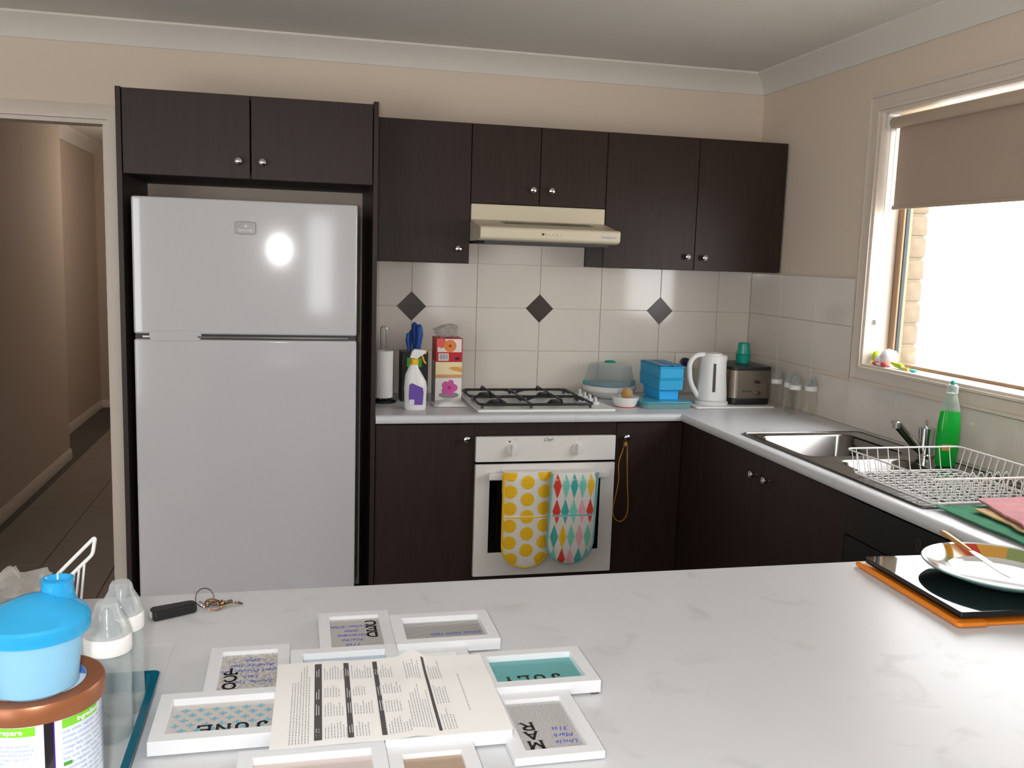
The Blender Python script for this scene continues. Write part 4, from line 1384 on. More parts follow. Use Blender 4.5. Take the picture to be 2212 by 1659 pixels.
pl_, rim = sink_mesh()
pl_.build('bowls_and_deck', 'steel', sk, world=True, ang=0.9)
MB().tube([(p[0], p[1], 0.9035) for p in rim], 0.0028, 8, True).build('rolled_rim', 'steel', sk, world=True)
mb = MB()
for i in range(9):
    x = -0.50 + 0.05 * i
    mb.tube([(x, -2.06, 0.9042), (x, -1.79, 0.9036)], 0.003, 6)
mb.build('drainer_ribs', 'steel', sk, world=True)
for x, y, z, r in ((-0.325, -1.285, 0.7545, 0.04), (-0.33, -1.63, 0.8045, 0.035)):
    MB().lathe([(r, 0), (r, 0.002), (r * .6, 0.001), (0, 0.0)], 24, (x, y, z)).build('waste', 'chrome', sk, world=True)
tp = thing('mixer_tap', 'chrome mixer tap with an upturned spout behind the sink', 'tap', (-0.095, -1.5, 0.9045))
MB().lathe([(0.028, 0), (0.028, 0.006), (0.024, 0.01), (0.025, 0.06), (0.027, 0.092), (0.0275, 0.098), (0.02, 0.1), (0, 0.1)], 28).build('body', 'chrome', tp)
MB().tube(fillet([(-0.01, 0, 0.012), (-0.04, 0, 0.035), (-0.12, 0, 0.112), (-0.128, 0, 0.104)], 0.012, 5), 0.0135, 14).build('spout', 'steel', tp)
MB().lathe([(0.015, -0.012), (0.015, 0.008), (0.012, 0.011), (0, 0.011)], 18, (-0.124, 0, 0.112)).build('aerator', 'chrome', tp)
MB().tube([(0, 0, 0.1), (-0.005, 0.0, 0.108), (0.02, 0.03, 0.116)], 0.006, 8).build('lever', 'chrome', tp)
# detergent
t = thing('dish_soap_bottle', 'green dish detergent bottle standing behind the dish rack', 'detergent', (-0.125, -1.642, 0.9045))


def sq2(prof, sy):
    mb = MB().lathe(prof, 32, cap=False)
    return mb.map(lambda p: Vector((p.x, p.y * sy, p.z)))


sq2([(0, 0.002), (0.033, 0.001), (0.037, 0.01), (0.040, 0.05), (0.042, 0.09), (0.040, 0.14), (0.034, 0.18)], 0.56).build('liquid', 'detergent', t)
sq2([(0.0342, 0.1805), (0.027, 0.205), (0.020, 0.228), (0.016, 0.24)], 0.66).build('shoulder', 'detergent_shell', t)
MB().lathe([(0.0175, 0.24), (0.018, 0.243), (0.018, 0.262), (0.012, 0.268), (0, 0.268)], 24).build('cap', 'frosted', t)
MB().lathe([(0.007, 0.2685), (0.008, 0.276), (0.004, 0.281), (0, 0.281)], 16).build('nozzle', 'teal_plastic', t)
mb = MB()
mb.grid(8, 4, lambda u, v: (-0.031 + 0.026 * u, -0.0375 * .62 * math.sqrt(1 - ((-0.031 + .026 * u) / .0385) ** 2) - 0.0012, 0.055 + 0.02 * v), 0)
mb.build('label_print', ['knife_handle'], t)
# dish rack
rk = thing('dish_rack', 'white wire dish drying rack on the drainer', 'dish rack', (-0.36, -1.935, 0.907))
RX0, RX1, RY0, RY1 = -0.185, 0.215, -0.19, 0.215
zt_ = 0.078
inset = 0.018


def loop(x0, x1, y0, y1, z, r=0.02):
    return [(p[0], p[1], z) for p in rrect(x0, x1, y0, y1, r, 4)]


MB().tube(loop(RX0, RX1, RY0, RY1, zt_), 0.0028, 8, True).build('top_rim', 'plastic_white', rk)
MB().tube(loop(RX0 + inset, RX1 - inset, RY0 + inset, RY1 - inset, 0.008), 0.0026, 8, True).build('bottom_rim', 'plastic_white', rk)
wire_x = MB().tube(fillet([(RX0, 0, zt_), (RX0 + inset, 0, 0.006), (RX1 - inset, 0, 0.006), (RX1, 0, zt_)], 0.01, 3), 0.0015, 6).mesh('wire', 'plastic_white')
wire_y = MB().tube(fillet([(0, RY0, zt_), (0, RY0 + inset, 0.009), (0, RY1 - inset, 0.009), (0, RY1, zt_)], 0.01, 3), 0.0015, 6).mesh('wire', 'plastic_white')
hoop = MB().tube(fillet([(0, 0, 0.009), (-0.012, 0, 0.05), (0.0, 0, 0.066), (0.012, 0, 0.05), (0.008, 0, 0.009)], 0.02, 4), 0.0014, 6).mesh('plate_hoop', 'plastic_white')
for i in range(13):
    o = bpy.data.objects.new('wire', wire_x)
    COL.objects.link(o)
    o.parent = rk
    o.location = (0, RY0 + 0.03 + i * (RY1 - RY0 - 0.06) / 12, 0)
for i in range(10):
    o = bpy.data.objects.new('wire', wire_y)
    COL.objects.link(o)
    o.parent = rk
    o.location = (RX0 + 0.035 + i * (RX1 - RX0 - 0.07) / 9, 0, 0)
for row, yy in enumerate((-0.14, -0.06)):
    for i in range(11):
        o = bpy.data.objects.new('plate_hoop', hoop)
        COL.objects.link(o)
        o.parent = rk
        o.location = (RX0 + 0.06 + i * 0.028, yy, 0)
for x in (RX0 + .05, RX1 - .05):
    for y in (RY0 + .03, RY1 - .03):
        MB().lathe([(0.006, 0), (0.006, 0.007), (0, 0.008)], 10, (x, y, 0)).build('foot', 'plastic_white', rk)


# cloths
def cloth(name, label, corners, z, mat, amp, seed, th=0.004, fold=None):
    A, B, C_, D = [Vector(c) for c in corners]
    mb = MB().grid(30, 24, lambda u, v: (*(A.lerp(B, u).lerp(D.lerp(C_, u), v) + Vector((noise.noise(Vector((u * 3, v * 3, seed))), noise.noise(Vector((u * 3, v * 3, seed + 5))))) * 0.008), z + amp * (0.5 + 0.5 * noise.noise(Vector((u * 4, v * 6, seed + 9)))) + amp * .35 * noise.noise(Vector((u * 11, v * 9, seed)))))
    o = mb.build(name, mat, None, solid=th, ang=0.9)
    return tag(o, label, 'cloth')


cloth('dish_cloth', 'green dish cloth spread under the pink one beside the rack', [(-0.532, -2.455), (-0.16, -2.455), (-0.16, -2.125), (-0.525, -2.118)], 0.9085, 'cloth_green', 0.006, 1.0)
cloth('dish_cloth', 'thin tan cloth between the green and the pink cloths', [(-0.495, -2.43), (-0.16, -2.44), (-0.16, -2.20), (-0.46, -2.18)], 0.9195, 'cloth_tan', 0.004, 2.0)
cloth('dish_cloth', 'pink folded dish cloth on top beside the dish rack', [(-0.478, -2.37), (-0.14, -2.41), (-0.14, -2.13), (-0.405, -2.125)], 0.9285, 'cloth_pink', 0.006, 3.0, 0.006)

# ================================================================ WINDOW: blind, chain, sill things
bl = thing('roller_blind', 'taupe roller blind half lowered in the kitchen window', 'blind', (0.035, -1.68, 1.77))
MB().lathe([(0.021, WY0 + 0.03), (0.022, WY0 + 0.032), (0.022, WY1 - 0.032), (0.021, WY1 - 0.03)], 24, (0.035, 0, 2.087), axis='y').build('roll_tube', 'blind_tube', bl, world=True)
MB().box(0.0545, 0.0555, WY0 + 0.045, WY1 - 0.04, 1.775, 2.09).build('fabric', 'blind', bl, world=True)
MB().box(0.050, 0.060, WY0 + 0.04, WY1 - 0.033, 1.762, 1.777).build('bottom_rail', 'blind', bl, world=True, bevel=0.003)
for y in (WY1 - 0.022, WY0 + 0.022):
    MB().box(0.012, 0.058, y - 0.006, y + 0.006, 2.06, 2.122).build('bracket', 'plastic_white', bl, world=True, bevel=0.002)
MB().tube(fillet([(0.022, WY1 - 0.03, 2.087), (0.024, WY1 - 0.026, 1.36), (0.034, WY1 - 0.026, 1.335), (0.044, WY1 - 0.026, 1.36), (0.046, WY1 - 0.03, 2.087)], 0.012, 4), 0.0012, 6).build('pull_chain', 'frosted', bl, world=True)
MB().box(0.026, 0.042, WY1 - 0.03, WY1 - 0.0125, 1.315, 1.335).build('chain_clip', 'frosted', bl, world=True, bevel=0.002)
SZ = WZ0 + 0.0105
t = thing('soft_toy', 'white fluffy toy with a lime green end on the window sill', 'toy', (0.05, -1.045, SZ))
MB().ball((0.0, -0.012, 0.034), 0.034, 20, 12, sc=(.95, 1.1, 1)).map(lambda p: p * (1 + 0.08 * noise.noise(p * 60))).build('head', 'toy_white', t)
MB().ball((-0.005, 0.03, 0.022), 0.022, 18, 10, sc=(1.1, 1.2, 1)).build('body', 'toy_white', t)
MB().ball((-0.01, 0.058, 0.03), 0.017, 16, 10, sc=(.9, .9, 1.4)).build('hat', 'toy_green', t)
t = thing('rattle', 'red and white baby rattle on the sill before the white toy', 'toy', (0.012, -1.06, SZ))
MB().ball((0, -0.022, 0.010), 0.0105, 14, 8, sc=(1, 1.7, .9)).build('head', 'toy_red', t)
MB().tube([(0, -0.01, 0.008), (0, 0.03, 0.008)], 0.004, 8).build('handle', 'toy_white', t)
MB().ball((0, 0.036, 0.009), 0.009, 14, 8, sc=(1, 1.6, .8)).build('end_grip', 'toy_red', t)
t = thing('teether', 'lime green ribbed teether lying on the sill right of the white toy', 'toy', (0.04, -1.125, SZ))
MB().tube([(0, 0.035, 0.018), (0, 0.01, 0.013), (-0.002, -0.02, 0.0115), (-0.004, -0.038, 0.010)], [0.005, 0.009, 0.011, 0.008], 12).build('handle', 'toy_green', t)
t = thing('teething_ring', 'aqua and yellow toy spoon at the right end of the sill things', 'toy', (0.03, -1.205, SZ))
MB().tube([(0, 0.03, 0.006), (0, 0.0, 0.006)], 0.006, 10).build('handle', 'toy_ochre', t)
MB().ball((0, 0.036, 0.0065), 0.0085, 12, 8, sc=(1, 1.2, .7)).build('tip', 'toy_aqua', t)
MB().ball((0, -0.028, 0.0055), 0.011, 14, 8, sc=(1, 2.0, .5)).build('bowl', 'toy_aqua', t)

# ================================================================ PENINSULA OBJECTS
PZ = 0.9005
# teal tray carrying tin and bottles
TRX0, TRX1, TRY0, TRY1 = -2.70, -2.379, -3.29, -2.852
tr = thing('acrylic_tray', 'teal acrylic tray at the left end of the bar', 'tray', (-2.54, -3.07, PZ))
MB().prism(rrect(TRX0 + .015, TRX1 - .015, TRY0 + .015, TRY1 - .015, 0.006, 3), PZ, PZ + 0.003, 'z').build('floor_sheet', 'clear_plastic', tr, world=True)
o_ = rrect(TRX0, TRX1, TRY0, TRY1, 0.01, 4)
i_ = rrect(TRX0 + .010, TRX1 - .010, TRY0 + .010, TRY1 - .010, 0.008, 4)
o2 = rrect(TRX0 + .006, TRX1 - .006, TRY0 + .006, TRY1 - .006, 0.01, 4)
i2 = rrect(TRX0 + .014, TRX1 - .014, TRY0 + .014, TRY1 - .014, 0.006, 4)
nn = len(o_)
L = [(o2, PZ), (o_, PZ + 0.026), (i_, PZ + 0.026), (i2, PZ + 0.0005)]
MB().add([(p[0], p[1], z) for r_, z in L for p in r_], [(k * nn + i, k * nn + (i + 1) % nn, ((k + 1) % 4) * nn + (i + 1) % nn, ((k + 1) % 4) * nn + i) for k in range(4) for i in range(nn)]).build('rim_wall', 'teal_acrylic', tr, world=True)
# formula tin
TC = Vector((-2.4565, -3.182, PZ + 0.0035))
tn = thing('formula_tin', 'white baby formula tin with a bronze plastic lid', 'tin', TC)
TR_, THt = 0.0625, 0.170
MB().lathe([(0.060, 0), (0.0635, 0.001), (0.0635, 0.004), (TR_, 0.006), (TR_, 0.150), (0.0635, 0.152), (0.0635, 0.154), (0, 0.154)], 64).build('can', 'tin_white', tn)
MB().lathe([(0.0640, 0.1495), (0.0665, 0.150), (0.0672, 0.156), (0.0672, 0.166), (0.0655, 0.1695), (0.060, 0.1705), (0.0505, 0.1705), (0.049, 0.1690), (0, 0.1690)], 64).build('lid', 'lid_bronze', tn)
sl = MB()
sl.lathe([(0.0485, 0.1691), (0.0485, 0.1698), (0, 0.1698)], 48, m=0)
for a0_, a1_ in ((0.1, 0.75), (2.7, 3.3)):
    k = 8
    pts = [(0.048 * math.cos(a0_ + (a1_ - a0_) * i / k), 0.048 * math.sin(a0_ + (a1_ - a0_) * i / k), 0.17) for i in range(k + 1)] + [(0.03 * math.cos(a1_), 0.03 * math.sin(a1_), 0.17)]
    sl.add(pts, [tuple(range(len(pts)))], 1)
sl.add([(0.0, -0.0375, .17002), (0.026, -0.031, .17002), (0.026, -0.0275, .17002), (-0.001, -0.034, .17002)], [(0, 1, 2, 3)], 2)
put_text(sl, 'CAREline', 0.0085, lambda x, y: (0.018 + x * .97 - y * .2, -0.0425 + x * .22 + y * .95, 0.1701), 3)
for i in range(16):
    a, b = i * 2 * PI / 20, (i + 1) * 2 * PI / 20
    sl.add([(-0.0045 + r_ * math.cos(q), -0.0440 + r_ * .8 * math.sin(q), 0.1701) for r_, q in ((.003, a), (.0042, a), (.0042, b), (.003, b))], [(0, 1, 2, 3)], 3)
sl.build('lid_label', ['seal_label', 'seal_blue', 'print_green', 'ink_blue'], tn)


def cyl(a, z, r=TR_ + 0.0004):
    return (r * math.cos(a), r * math.sin(a), z)


pr_ = MB()
# angles: camera sees the side facing it; AC is the seam stripe direction
view = math.atan2(CAM.y - TC.y, CAM.x - TC.x)
AC = view + 0.15


def cpatch(a0_, a1_, z0, z1, m, r=TR_ + 0.0004):
    k = max(1, int(abs(a1_ - a0_) / 0.06))
    pr_.grid(k, 1, lambda u, v: cyl(AC + a0_ + (a1_ - a0_) * u, z0 + (z1 - z0) * v, r), m)


def ctext(s, size, a, z, m, align='LEFT', bold=0.0, r=TR_ + 0.0009):
    put_text(pr_, s, size, lambda x, y: cyl(AC + a + x / TR_, z + y, r), m, align=align, bold=bold)


cpatch(-0.075, 0.06, 0.006, 0.149, 1, TR_ + .0005)
cpatch(0.06, 0.082, 0.006, 0.149, 2, TR_ + .0005)
# left panel
cpatch(-1.3, -0.2, 0.138, 0.1475, 0, TR_ + .0006)
ctext('How to Prepare', 0.0082, -0.38, 0.1405, 3, 'RIGHT', .02)
random.seed(5)
for bi, z in enumerate((0.127, 0.102, 0.077, 0.052)):
    for i in range(5 if bi != 3 else 4):
        wds = ['Always wash and dry', 'hands before preparing', 'formula. Wash bottles', 'teats, caps, cups and', 'spoons.'] if bi == 0 else (['After washing, sterilise', 'by boiling for 5 minutes', '(keep bottles and teats', 'capped until use.', ''] if bi == 1 else ['Boil fresh drinking water', 'for 5 minutes. Allow to', 'cool. Consult the guide', 'for quantities of water', 'and powder.'])
        if wds[i]:
            ctext(wds[i], 0.0042, -0.86, z - i * 0.0046, 4)
    pr_.tube([cyl(AC + a, zz, TR_ + .0006) for a, zz in ((-0.75, z + .006), (-.26, z + .006), (-.2, z + .002), (-.17, z - .006), (-.2, z - .014), (-.26, z - .018), (-.75, z - .018))], 0.0003, 4, m=5)
    pr_.grid(6, 1, lambda u, v: cyl(AC - 1.14 + 0.2 * u, z - 0.012 + 0.012 * v * math.sin(PI * (0.15 + .7 * u)) + .002, TR_ + .0006), 5 if bi % 2 else 6)
# right panel
cpatch(0.20, 0.92, 0.138, 0.1475, 0, TR_ + .0006)
ctext('Ingredients', 0.0075, 0.45, 0.1405, 3, 'LEFT', .02)
import random as _r
lines = ['milk solids, vegetable oils, lactose, whey', 'protein concentrate, soy lecithin, vitamins', 'minerals calcium phosphate, sodium, iron', 'omega fatty acids, taurine, nucleotides', 'lutein, zinc, copper, iodide, selenium', 'folic acid, niacin, biotin, thiamin', 'acidity regulator, emulsifier, choline', 'pantothenate, vitamin D3, vitamin K1', 'Contains milk, soy and fish products', 'store in a cool dry place, use the scoop', 'inside within four weeks of opening']
for i, s in enumerate(lines):
    z = 0.1325 - i * 0.0058
    ctext(s, 0.0047, 0.20, z, 4)
    if i in (6, 9):
        cpatch(0.20, 0.34, z - .0005, z + .0035, 7, TR_ + .0011)
ctext('S-26 GOLD PROGRESS', 0.0052, 0.20, 0.066, 8, bold=.01)
cpatch(0.22, 1.1, 0.0505, 0.0595, 0, TR_ + .0006)
ctext('IMPORTANT NOTICE', 0.0075, 0.42, 0.0525, 3, bold=.01)
for i, s in enumerate(('BREAST MILK IS BEST FOR BABY', 'BEFORE YOU DECIDE TO USE THIS', 'PRODUCT CONSULT YOUR DOCTOR')):
    ctext(s, 0.005, 0.42, 0.044 - .0062 * i, 8)
for i in range(16):
    ctext('nutrition per 100 mL', 0.0042, 1.10, 0.132 - i * 0.006, 4)
pr_.build('label_print', ['print_green', 'tin_black', 'tin_purple', 'print_white', 'ink_softblue', 'seal_label', 'tissue_stone', 'green_label', 'ink_blue'], tn)
# formula dispenser on the tin
ds = thing('formula_dispenser', 'blue translucent formula dispenser standing on the bronze tin lid', 'container', (-2.4525, -3.200, PZ + 0.0035 + 0.171))
MB().lathe([(0, 0.001), (0.036, 0.0), (0.041, 0.004), (0.0435, 0.03), (0.0475, 0.062), (0.0475, 0.066)], 48, cap=False).build('cup', 'tub_blue', ds)
MB().lathe([(0.0492, 0.0605), (0.0515, 0.062), (0.0515, 0.0665), (0.0508, 0.0672), (0.0470, 0.0672)], 48, cap=False).build('cup_rim', 'frosted', ds)
dlid = MB().lathe([(0.0535, 0.0610), (0.0545, 0.0615), (0.0545, 0.0745), (0.052, 0.0775), (0.043, 0.0800), (0.03, 0.0835), (0.016, 0.087), (0, 0.088)], 56, cap=False)
dlid.map(lambda p: Vector((p.x, p.y, p.z + max(0, p.z - 0.0765) * 0.9 * max(0, (p.y + 0.3 * p.x + 0.02) / 0.04))))
dl = dlid.build('lid', 'tub_lid_blue', ds)
MB().lathe([(0.0185, 0.082), (0.0165, 0.090), (0.0155, 0.103), (0.0165, 0.106), (0.0135, 0.1065), (0.0115, 0.101), (0, 0.101)], 32, (0.018, 0.026, 0)).build('spout_cap', 'tub_lid_blue', ds)
# feeding bottles on the tray
feeding_bottle((-2.4225, -2.988, PZ + 0.0035), 'clear feeding bottle with capped teat right behind the tin', 'feeding bottles on the bar', 0.18, 0.028, 'bottle_glass')
feeding_bottle((-2.418, -2.917, PZ + 0.0035), 'clear feeding bottle farther back, partly hidden by the nearer bottle', 'feeding bottles on the bar', 0.181, 0.0275, 'bottle_glass')
# crumpled bag and white wire stand farther left
crumple('plastic_bag', 'clear crumpled plastic bag at the far left of the bar', (-2.665, -2.58, PZ), 0.075, 0.05, 0.095, 'bag_film', 7.7)
ws = thing('wire_stand', 'white plastic wire stand with bars behind the blue dispenser', 'wire rack', (-2.555, -2.55, PZ))
MB().tube(fillet([(-0.032, 0, 0.070), (0.031, 0.006, 0.135), (0.026, 0.006, 0.104), (-0.03, 0.002, 0.048), (-0.03, 0, 0.004)], 0.006, 4), 0.0032, 8).build('loop', 'plastic_white', ws)
for i in range(4):
    MB().tube([(-0.012 + i * 0.0085, 0.004, 0.066 + i * .0095), (-0.022 + i * 0.0085, 0.004, 0.003)], 0.002, 6).build('bar', 'plastic_white', ws)
MB().box(-0.04, 0.02, -0.012, 0.016, 0, 0.004).build('foot', 'plastic_white', ws, bevel=0.0015)
# clear plastic sleeve with a punched hole
sv = MB().grid(8, 12, lambda u, v: (-2.452 + 0.073 * u + 0.0 * v, -2.845 + 0.137 * v, PZ + 0.0008 + 0.006 * u * v * v + .001 * math.sin(u * 6)))
o = sv.build('plastic_sleeve', 'sleeve_film', None, solid=0.0006)
tag(o, 'clear plastic sleeve lying flat between bottles and frames', 'plastic sleeve')
# car key
kt = thing('car_key', 'black car key fob with metal rings on the bar', 'key', (-2.392, -2.575, PZ), rz=0.42)
mb = MB().prism([(-0.040, -0.0165), (0.030, -0.0125), (0.036, -0.006), (0.036, 0.008), (0.028, 0.0135), (-0.036, 0.0165), (-0.041, 0.010), (-0.041, -0.012)], 0, 0.017, 'z')
mb.build('fob', 'leather_black', kt, bevel=0.004, seg=3)
MB().box(-0.0425, -0.0412, -0.006, 0.006, 0.003, 0.014).build('fob_end', 'plastic_white', kt)
ring = lambda c, r, nrm, rad: [tuple(Vector(c) + (Matrix.Rotation(nrm[0], 3, 'X') @ Matrix.Rotation(nrm[1], 3, 'Y') @ Vector((r * math.cos(a), r * math.sin(a), 0)))) for a in [i * 2 * PI / 28 for i in range(28)]]
kr = [((0.052, 0.004, 0.0185), 0.0165, (1.2, 0.1), 'steel'), ((0.062, -0.012, 0.009), 0.0150, (0.4, 0.15), 'copper'), ((0.046, -0.002, 0.009), 0.008, (0.3, .8), 'chrome')]
for c, r, nr, mt in kr:
    MB().tube(ring(c, r, nr, .0012), 0.0011, 8, True).build('split_ring', mt, kt)
for i in range(9):
    a = i * 0.62
    c = (0.056 + i * 0.0062, -0.006 + 0.004 * math.sin(a) - i * .0012, 0.005 + .003 * abs(math.cos(a)) + (0.003 if i < 4 else 0))
    MB().tube([tuple(Vector(c) + Vector((0.0058 * math.cos(q), 0.0032 * math.sin(q), 0.0026 * math.sin(q + a)))) for q in [k * 2 * PI / 14 for k in range(14)]], 0.0012, 6, True).build('chain_link', ('steel', 'copper')[i % 3 == 1], kt)
for i, (x, y, an) in enumerate(((0.07, 0.006, 0.5), (0.075, -0.014, -0.25))):
    k = MB().lathe([(0.008, 0.002), (0.008, 0.004)], 14, (x, y, i * .003))
    k.box(x + 0.006, x + 0.032, y - 0.0028, y + 0.0028, 0.002 + i * .003, 0.004 + i * .003)
    k.build('flat_key', 'brass' if i else 'steel', kt)

# ---------------------------------------------------------------- collage picture frame
HI, LO = 0.9225, 0.9125
cf = thing('collage_frame', 'white multi-photo collage frame lying on the bar', 'picture frame', (-2.06, -2.95, PZ))
BAR = 0.0185
FR = [
    ('F1', -2.152, -2.032, -2.802, -2.636, LO, 'art_grey'), ('F2', -2.034, -1.866, -2.808, -2.685, HI, 'art_lines'),
    ('F3', -2.317, -2.198, -2.920, -2.754, LO, 'art_chevron'), ('F4', -2.197, -2.0355, -2.922, -2.803, HI, 'art_glitter'),
    ('F5', -2.369, -2.199, -3.052, -2.9225, HI, 'art_ground'), ('F6', -1.922, -1.752, -2.978, -2.856, HI, 'art_teal'),
    ('F7', -1.922, -1.803, -3.150, -2.979, LO, 'art_linen'), ('F8', -2.0785, -1.913, -3.0965, -2.9795, HI, 'art_pink'),
    ('F9', -2.197, -2.080, -3.0905, -2.9235, LO, 'art_glitter'), ('F10', -2.2575, -2.0795, -3.215, -3.092, HI, 'art_pink'),
    ('F11', -2.078, -1.966, -3.262, -3.0975, LO, 'art_brown'), ('F12', -2.0345, -1.923, -2.978, -2.809, LO, 'art_pink')]
for nm, x0, x1, y0, y1, zt, art in FR:
    if nm == 'F12':
        y0 = -2.9785
    f = MB()
    zb_ = 0.902 if zt == LO else 0.9035
    ro = [(x0, y0), (x1, y0), (x1, y1), (x0, y1)]
    ri = [(x0 + BAR, y0 + BAR), (x1 - BAR, y0 + BAR), (x1 - BAR, y1 - BAR), (x0 + BAR, y1 - BAR)]
    LL = [(ro, zb_), (ro, zt), (ri, zt), (ri, zb_)]
    f.add([(p[0], p[1], z) for r_, z in LL for p in r_], [(k * 4 + i, k * 4 + (i + 1) % 4, ((k + 1) % 4) * 4 + (i + 1) % 4, ((k + 1) % 4) * 4 + i) for k in range(4) for i in range(4)])
    fo = f.build('photo_frame', 'frame_white', cf, world=True, bevel=0.0006, seg=1)
    L0 = cf.location

    def sub(mbx, n_, mats, parent=fo, **kw):
        mbx.v = [(p[0] - L0.x, p[1] - L0.y, p[2] - L0.z) for p in mbx.v]
        return mbx.build(n_, mats, parent, **kw)
    za = zt - (0.0105 if zt == HI else 0.0075)
    sub(MB().box(x0 + BAR, x1 - BAR, y0 + BAR, y1 - BAR, zb_ + .0003, za + .001), 'picture', art)
    zg = za + 0.0022
    ax0, ax1, ay0, ay1 = x0 + BAR, x1 - BAR, y0 + BAR, y1 - BAR
    z_ = za + 0.0013
    # upside-down writing: (x right, y up) of the page map to (-x, -y) here
    ink = MB()

    def page(px, py):
        return lambda x, y: (px - x, py - y, z_)
    if nm in ('F1', 'F3', 'F7'):
        word, hand = {'F1': ('DEC', ['Archer 27th', '20th', 'Grandpa', 'Scarlie', '11th']), 'F3': ('OCT', ['20th', 'Audrey Star', 'Green Poppy 18th', '15th', 'Uncle Tom']), 'F7': ('MAR', ['31st', 'Mark', 'Uncle'])}[nm]
        sx = {'F1': ax1 - 0.004, 'F3': ax0 + 0.026, 'F7': ax0 + 0.03}[nm]
        s = 0.019
        # letters stacked: first letter nearest the camera
        ystart = {'F1': -2.738, 'F3': -2.892, 'F7': -3.125}[nm]
        for i, ch in enumerate(word):
            yb = ystart + (i + 1) * 0.024
            put_serif(ink, ch, lambda x, y, yb=yb: (sx - x * s * 1.1, yb - y * s, z_), 0)
        hx = {'F1': ax0 + 0.036, 'F3': ax1 - 0.036, 'F7': ax1 - 0.02}[nm]
        hy = {'F1': -2.682, 'F3': -2.79, 'F7': -3.07}[nm]
        for i, s_ in enumerate(hand):
            put_text(ink, s_, 0.0135, page(hx, hy - i * (0.0185 if nm != 'F7' else .017)), 1, shear=0.3)
    elif nm in ('F6', 'F5'):
        word = 'JULY' if nm == 'F6' else 'JUNE'
        s = 0.021
        xr = ax1 - 0.03 if nm == 'F6' else ax1 - 0.006
        for i, ch in enumerate(word):
            put_serif(ink, ch, lambda x, y, i=i: (xr - i * 0.0235 - x * s, ay0 + .0305 - y * s * (.95), z_ + .0002), 0)
        if nm == 'F5':
            for r_ in range(7):
                for c_ in range(8):
                    px = ax0 + 0.008 + c_ * 0.0195 + (r_ % 2) * 0.00975
                    py = ay0 + 0.008 + r_ * 0.0135
                    if px > ax1 - .006 or py > ay1 - .005:
                        continue
                    ink.add([(px + a, py + b, z_) for a, b in ((-.0055, -.0016), (-.0016, -.0016), (-.0016, -.0055), (.0016, -.0055), (.0016, -.0016), (.0055, -.0016), (.0055, .0016), (.0016, .0016), (.0016, .0055), (-.0016, .0055), (-.0016, .0016), (-.0055, .0016))], [tuple(range(12))], 2)
    elif nm == 'F2':
        put_text(ink, 'Uncle Mark 18th', 0.0125, page((ax0 + ax1) / 2 + .02, -2.752), 1, shear=.3)
        put_text(ink, 'Suzanne 11th', 0.0125, page((ax0 + ax1) / 2 + .02, -2.772), 1, shear=.3)
        for i, ch in enumerate('NOV'.replace('V', 'Y')[:2]):
            pass
    if ink.f:
        sub(ink, 'picture_print', ['ink_black', 'ink_blue', 'art_cross'])
    sub(MB().add([(ax0, ay0, zg), (ax1, ay0, zg), (ax1, ay1, zg), (ax0, ay1, zg)], [(0, 1, 2, 3)]), 'pane', 'photo_glass')
for x, y in ((-2.36, -3.04), (-1.76, -2.97), (-1.81, -3.14), (-1.875, -2.70), (-2.14, -2.65), (-2.30, -2.77)):
    MB().box(x - .006, x + .006, y - .006, y + .006, PZ, PZ + 0.0032).build('felt_pad', 'ink_grey', cf, world=True)

# instruction sheet lying on the frames
A_, B_, C2, D_ = Vector((-2.221, -3.098)), Vector((-1.912, -3.098)), Vector((-1.912, -2.868)), Vector((-2.214, -2.856))


def sheet(u, v, off=0.0):
    p = A_.lerp(B_, u).lerp(D_.lerp(C2, u), v)
    ridge = 0.012 * math.exp(-((u - 0.62 - 0.06 * (v - .5)) / 0.05) ** 2) * (0.25 + 0.75 * v * v)
    z = HI + 0.0012 + ridge + 0.0025 * (noise.noise(Vector((u * 3.2, v * 3.2, 1.5))) + 0.4) * (0.3 + v) + 0.0012 * abs(math.sin(u * 9)) * v
    return (p.x, p.y, max(HI + 0.0006, z) + off)


sh = thing('instruction_sheet', 'creased printed instruction sheet lying across the collage frame', 'paper', (-2.065, -2.98, HI))
MB().grid(60, 36, lambda u, v: sheet(u, v)).build('paper', 'paper_white', sh, world=True, solid=0.0002, ang=1.2)
pt = MB()


def bar(u0, u1, v0, v1, m):
    k = max(1, int(abs(v1 - v0) * 36))
    pt.grid(1, k, lambda a, b: sheet(u0 + (u1 - u0) * a, v0 + (v1 - v0) * b, 0.0004), m)


random.seed(11)


def column(u, v0, v1, nl, step, m=1, wd=0.0036):
    for i in range(nl):
        l = random.uniform(0.55, 1.0) * (v1 - v0)
        v = v0
        while v < v0 + l:
            wl = random.uniform(0.012, 0.03)
            bar(u + i * step, u + i * step + wd, v, min(v + wl, v0 + l), m)
            v += wl + 0.007


column(0.075, 0.03, 0.95, 7, 0.0125)
for (u0, u1) in ((0.175, 0.208), (0.312, 0.337), (0.452, 0.474), (0.690, 0.704)):
    bar(u0, u1, 0.05, 0.96, 0)
    for v in (0.1, 0.32, 0.5, 0.78):
        for q in range(2):
            bar(u0 + .008 + q * .010, u0 + .0105 + q * .010, v, v + random.uniform(.06, .13), 2)
for u in (0.22, 0.348, 0.485):
    for v0, v1 in ((0.06, 0.24), (0.3, 0.47), (0.52, 0.66), (0.74, 0.93)):
        column(u, v0, v1, random.randint(5, 8), 0.0125)
column(0.585, 0.09, 0.60, 8, 0.0125)
column(0.60, 0.66, 0.92, 6, 0.0125)
for v0, v1 in ((0.06, 0.30), (0.36, 0.60), (0.68, 0.94)):
    column(0.715, v0, v1, 5, 0.0125)
column(0.845, 0.25, 0.85, 1, 0.01)
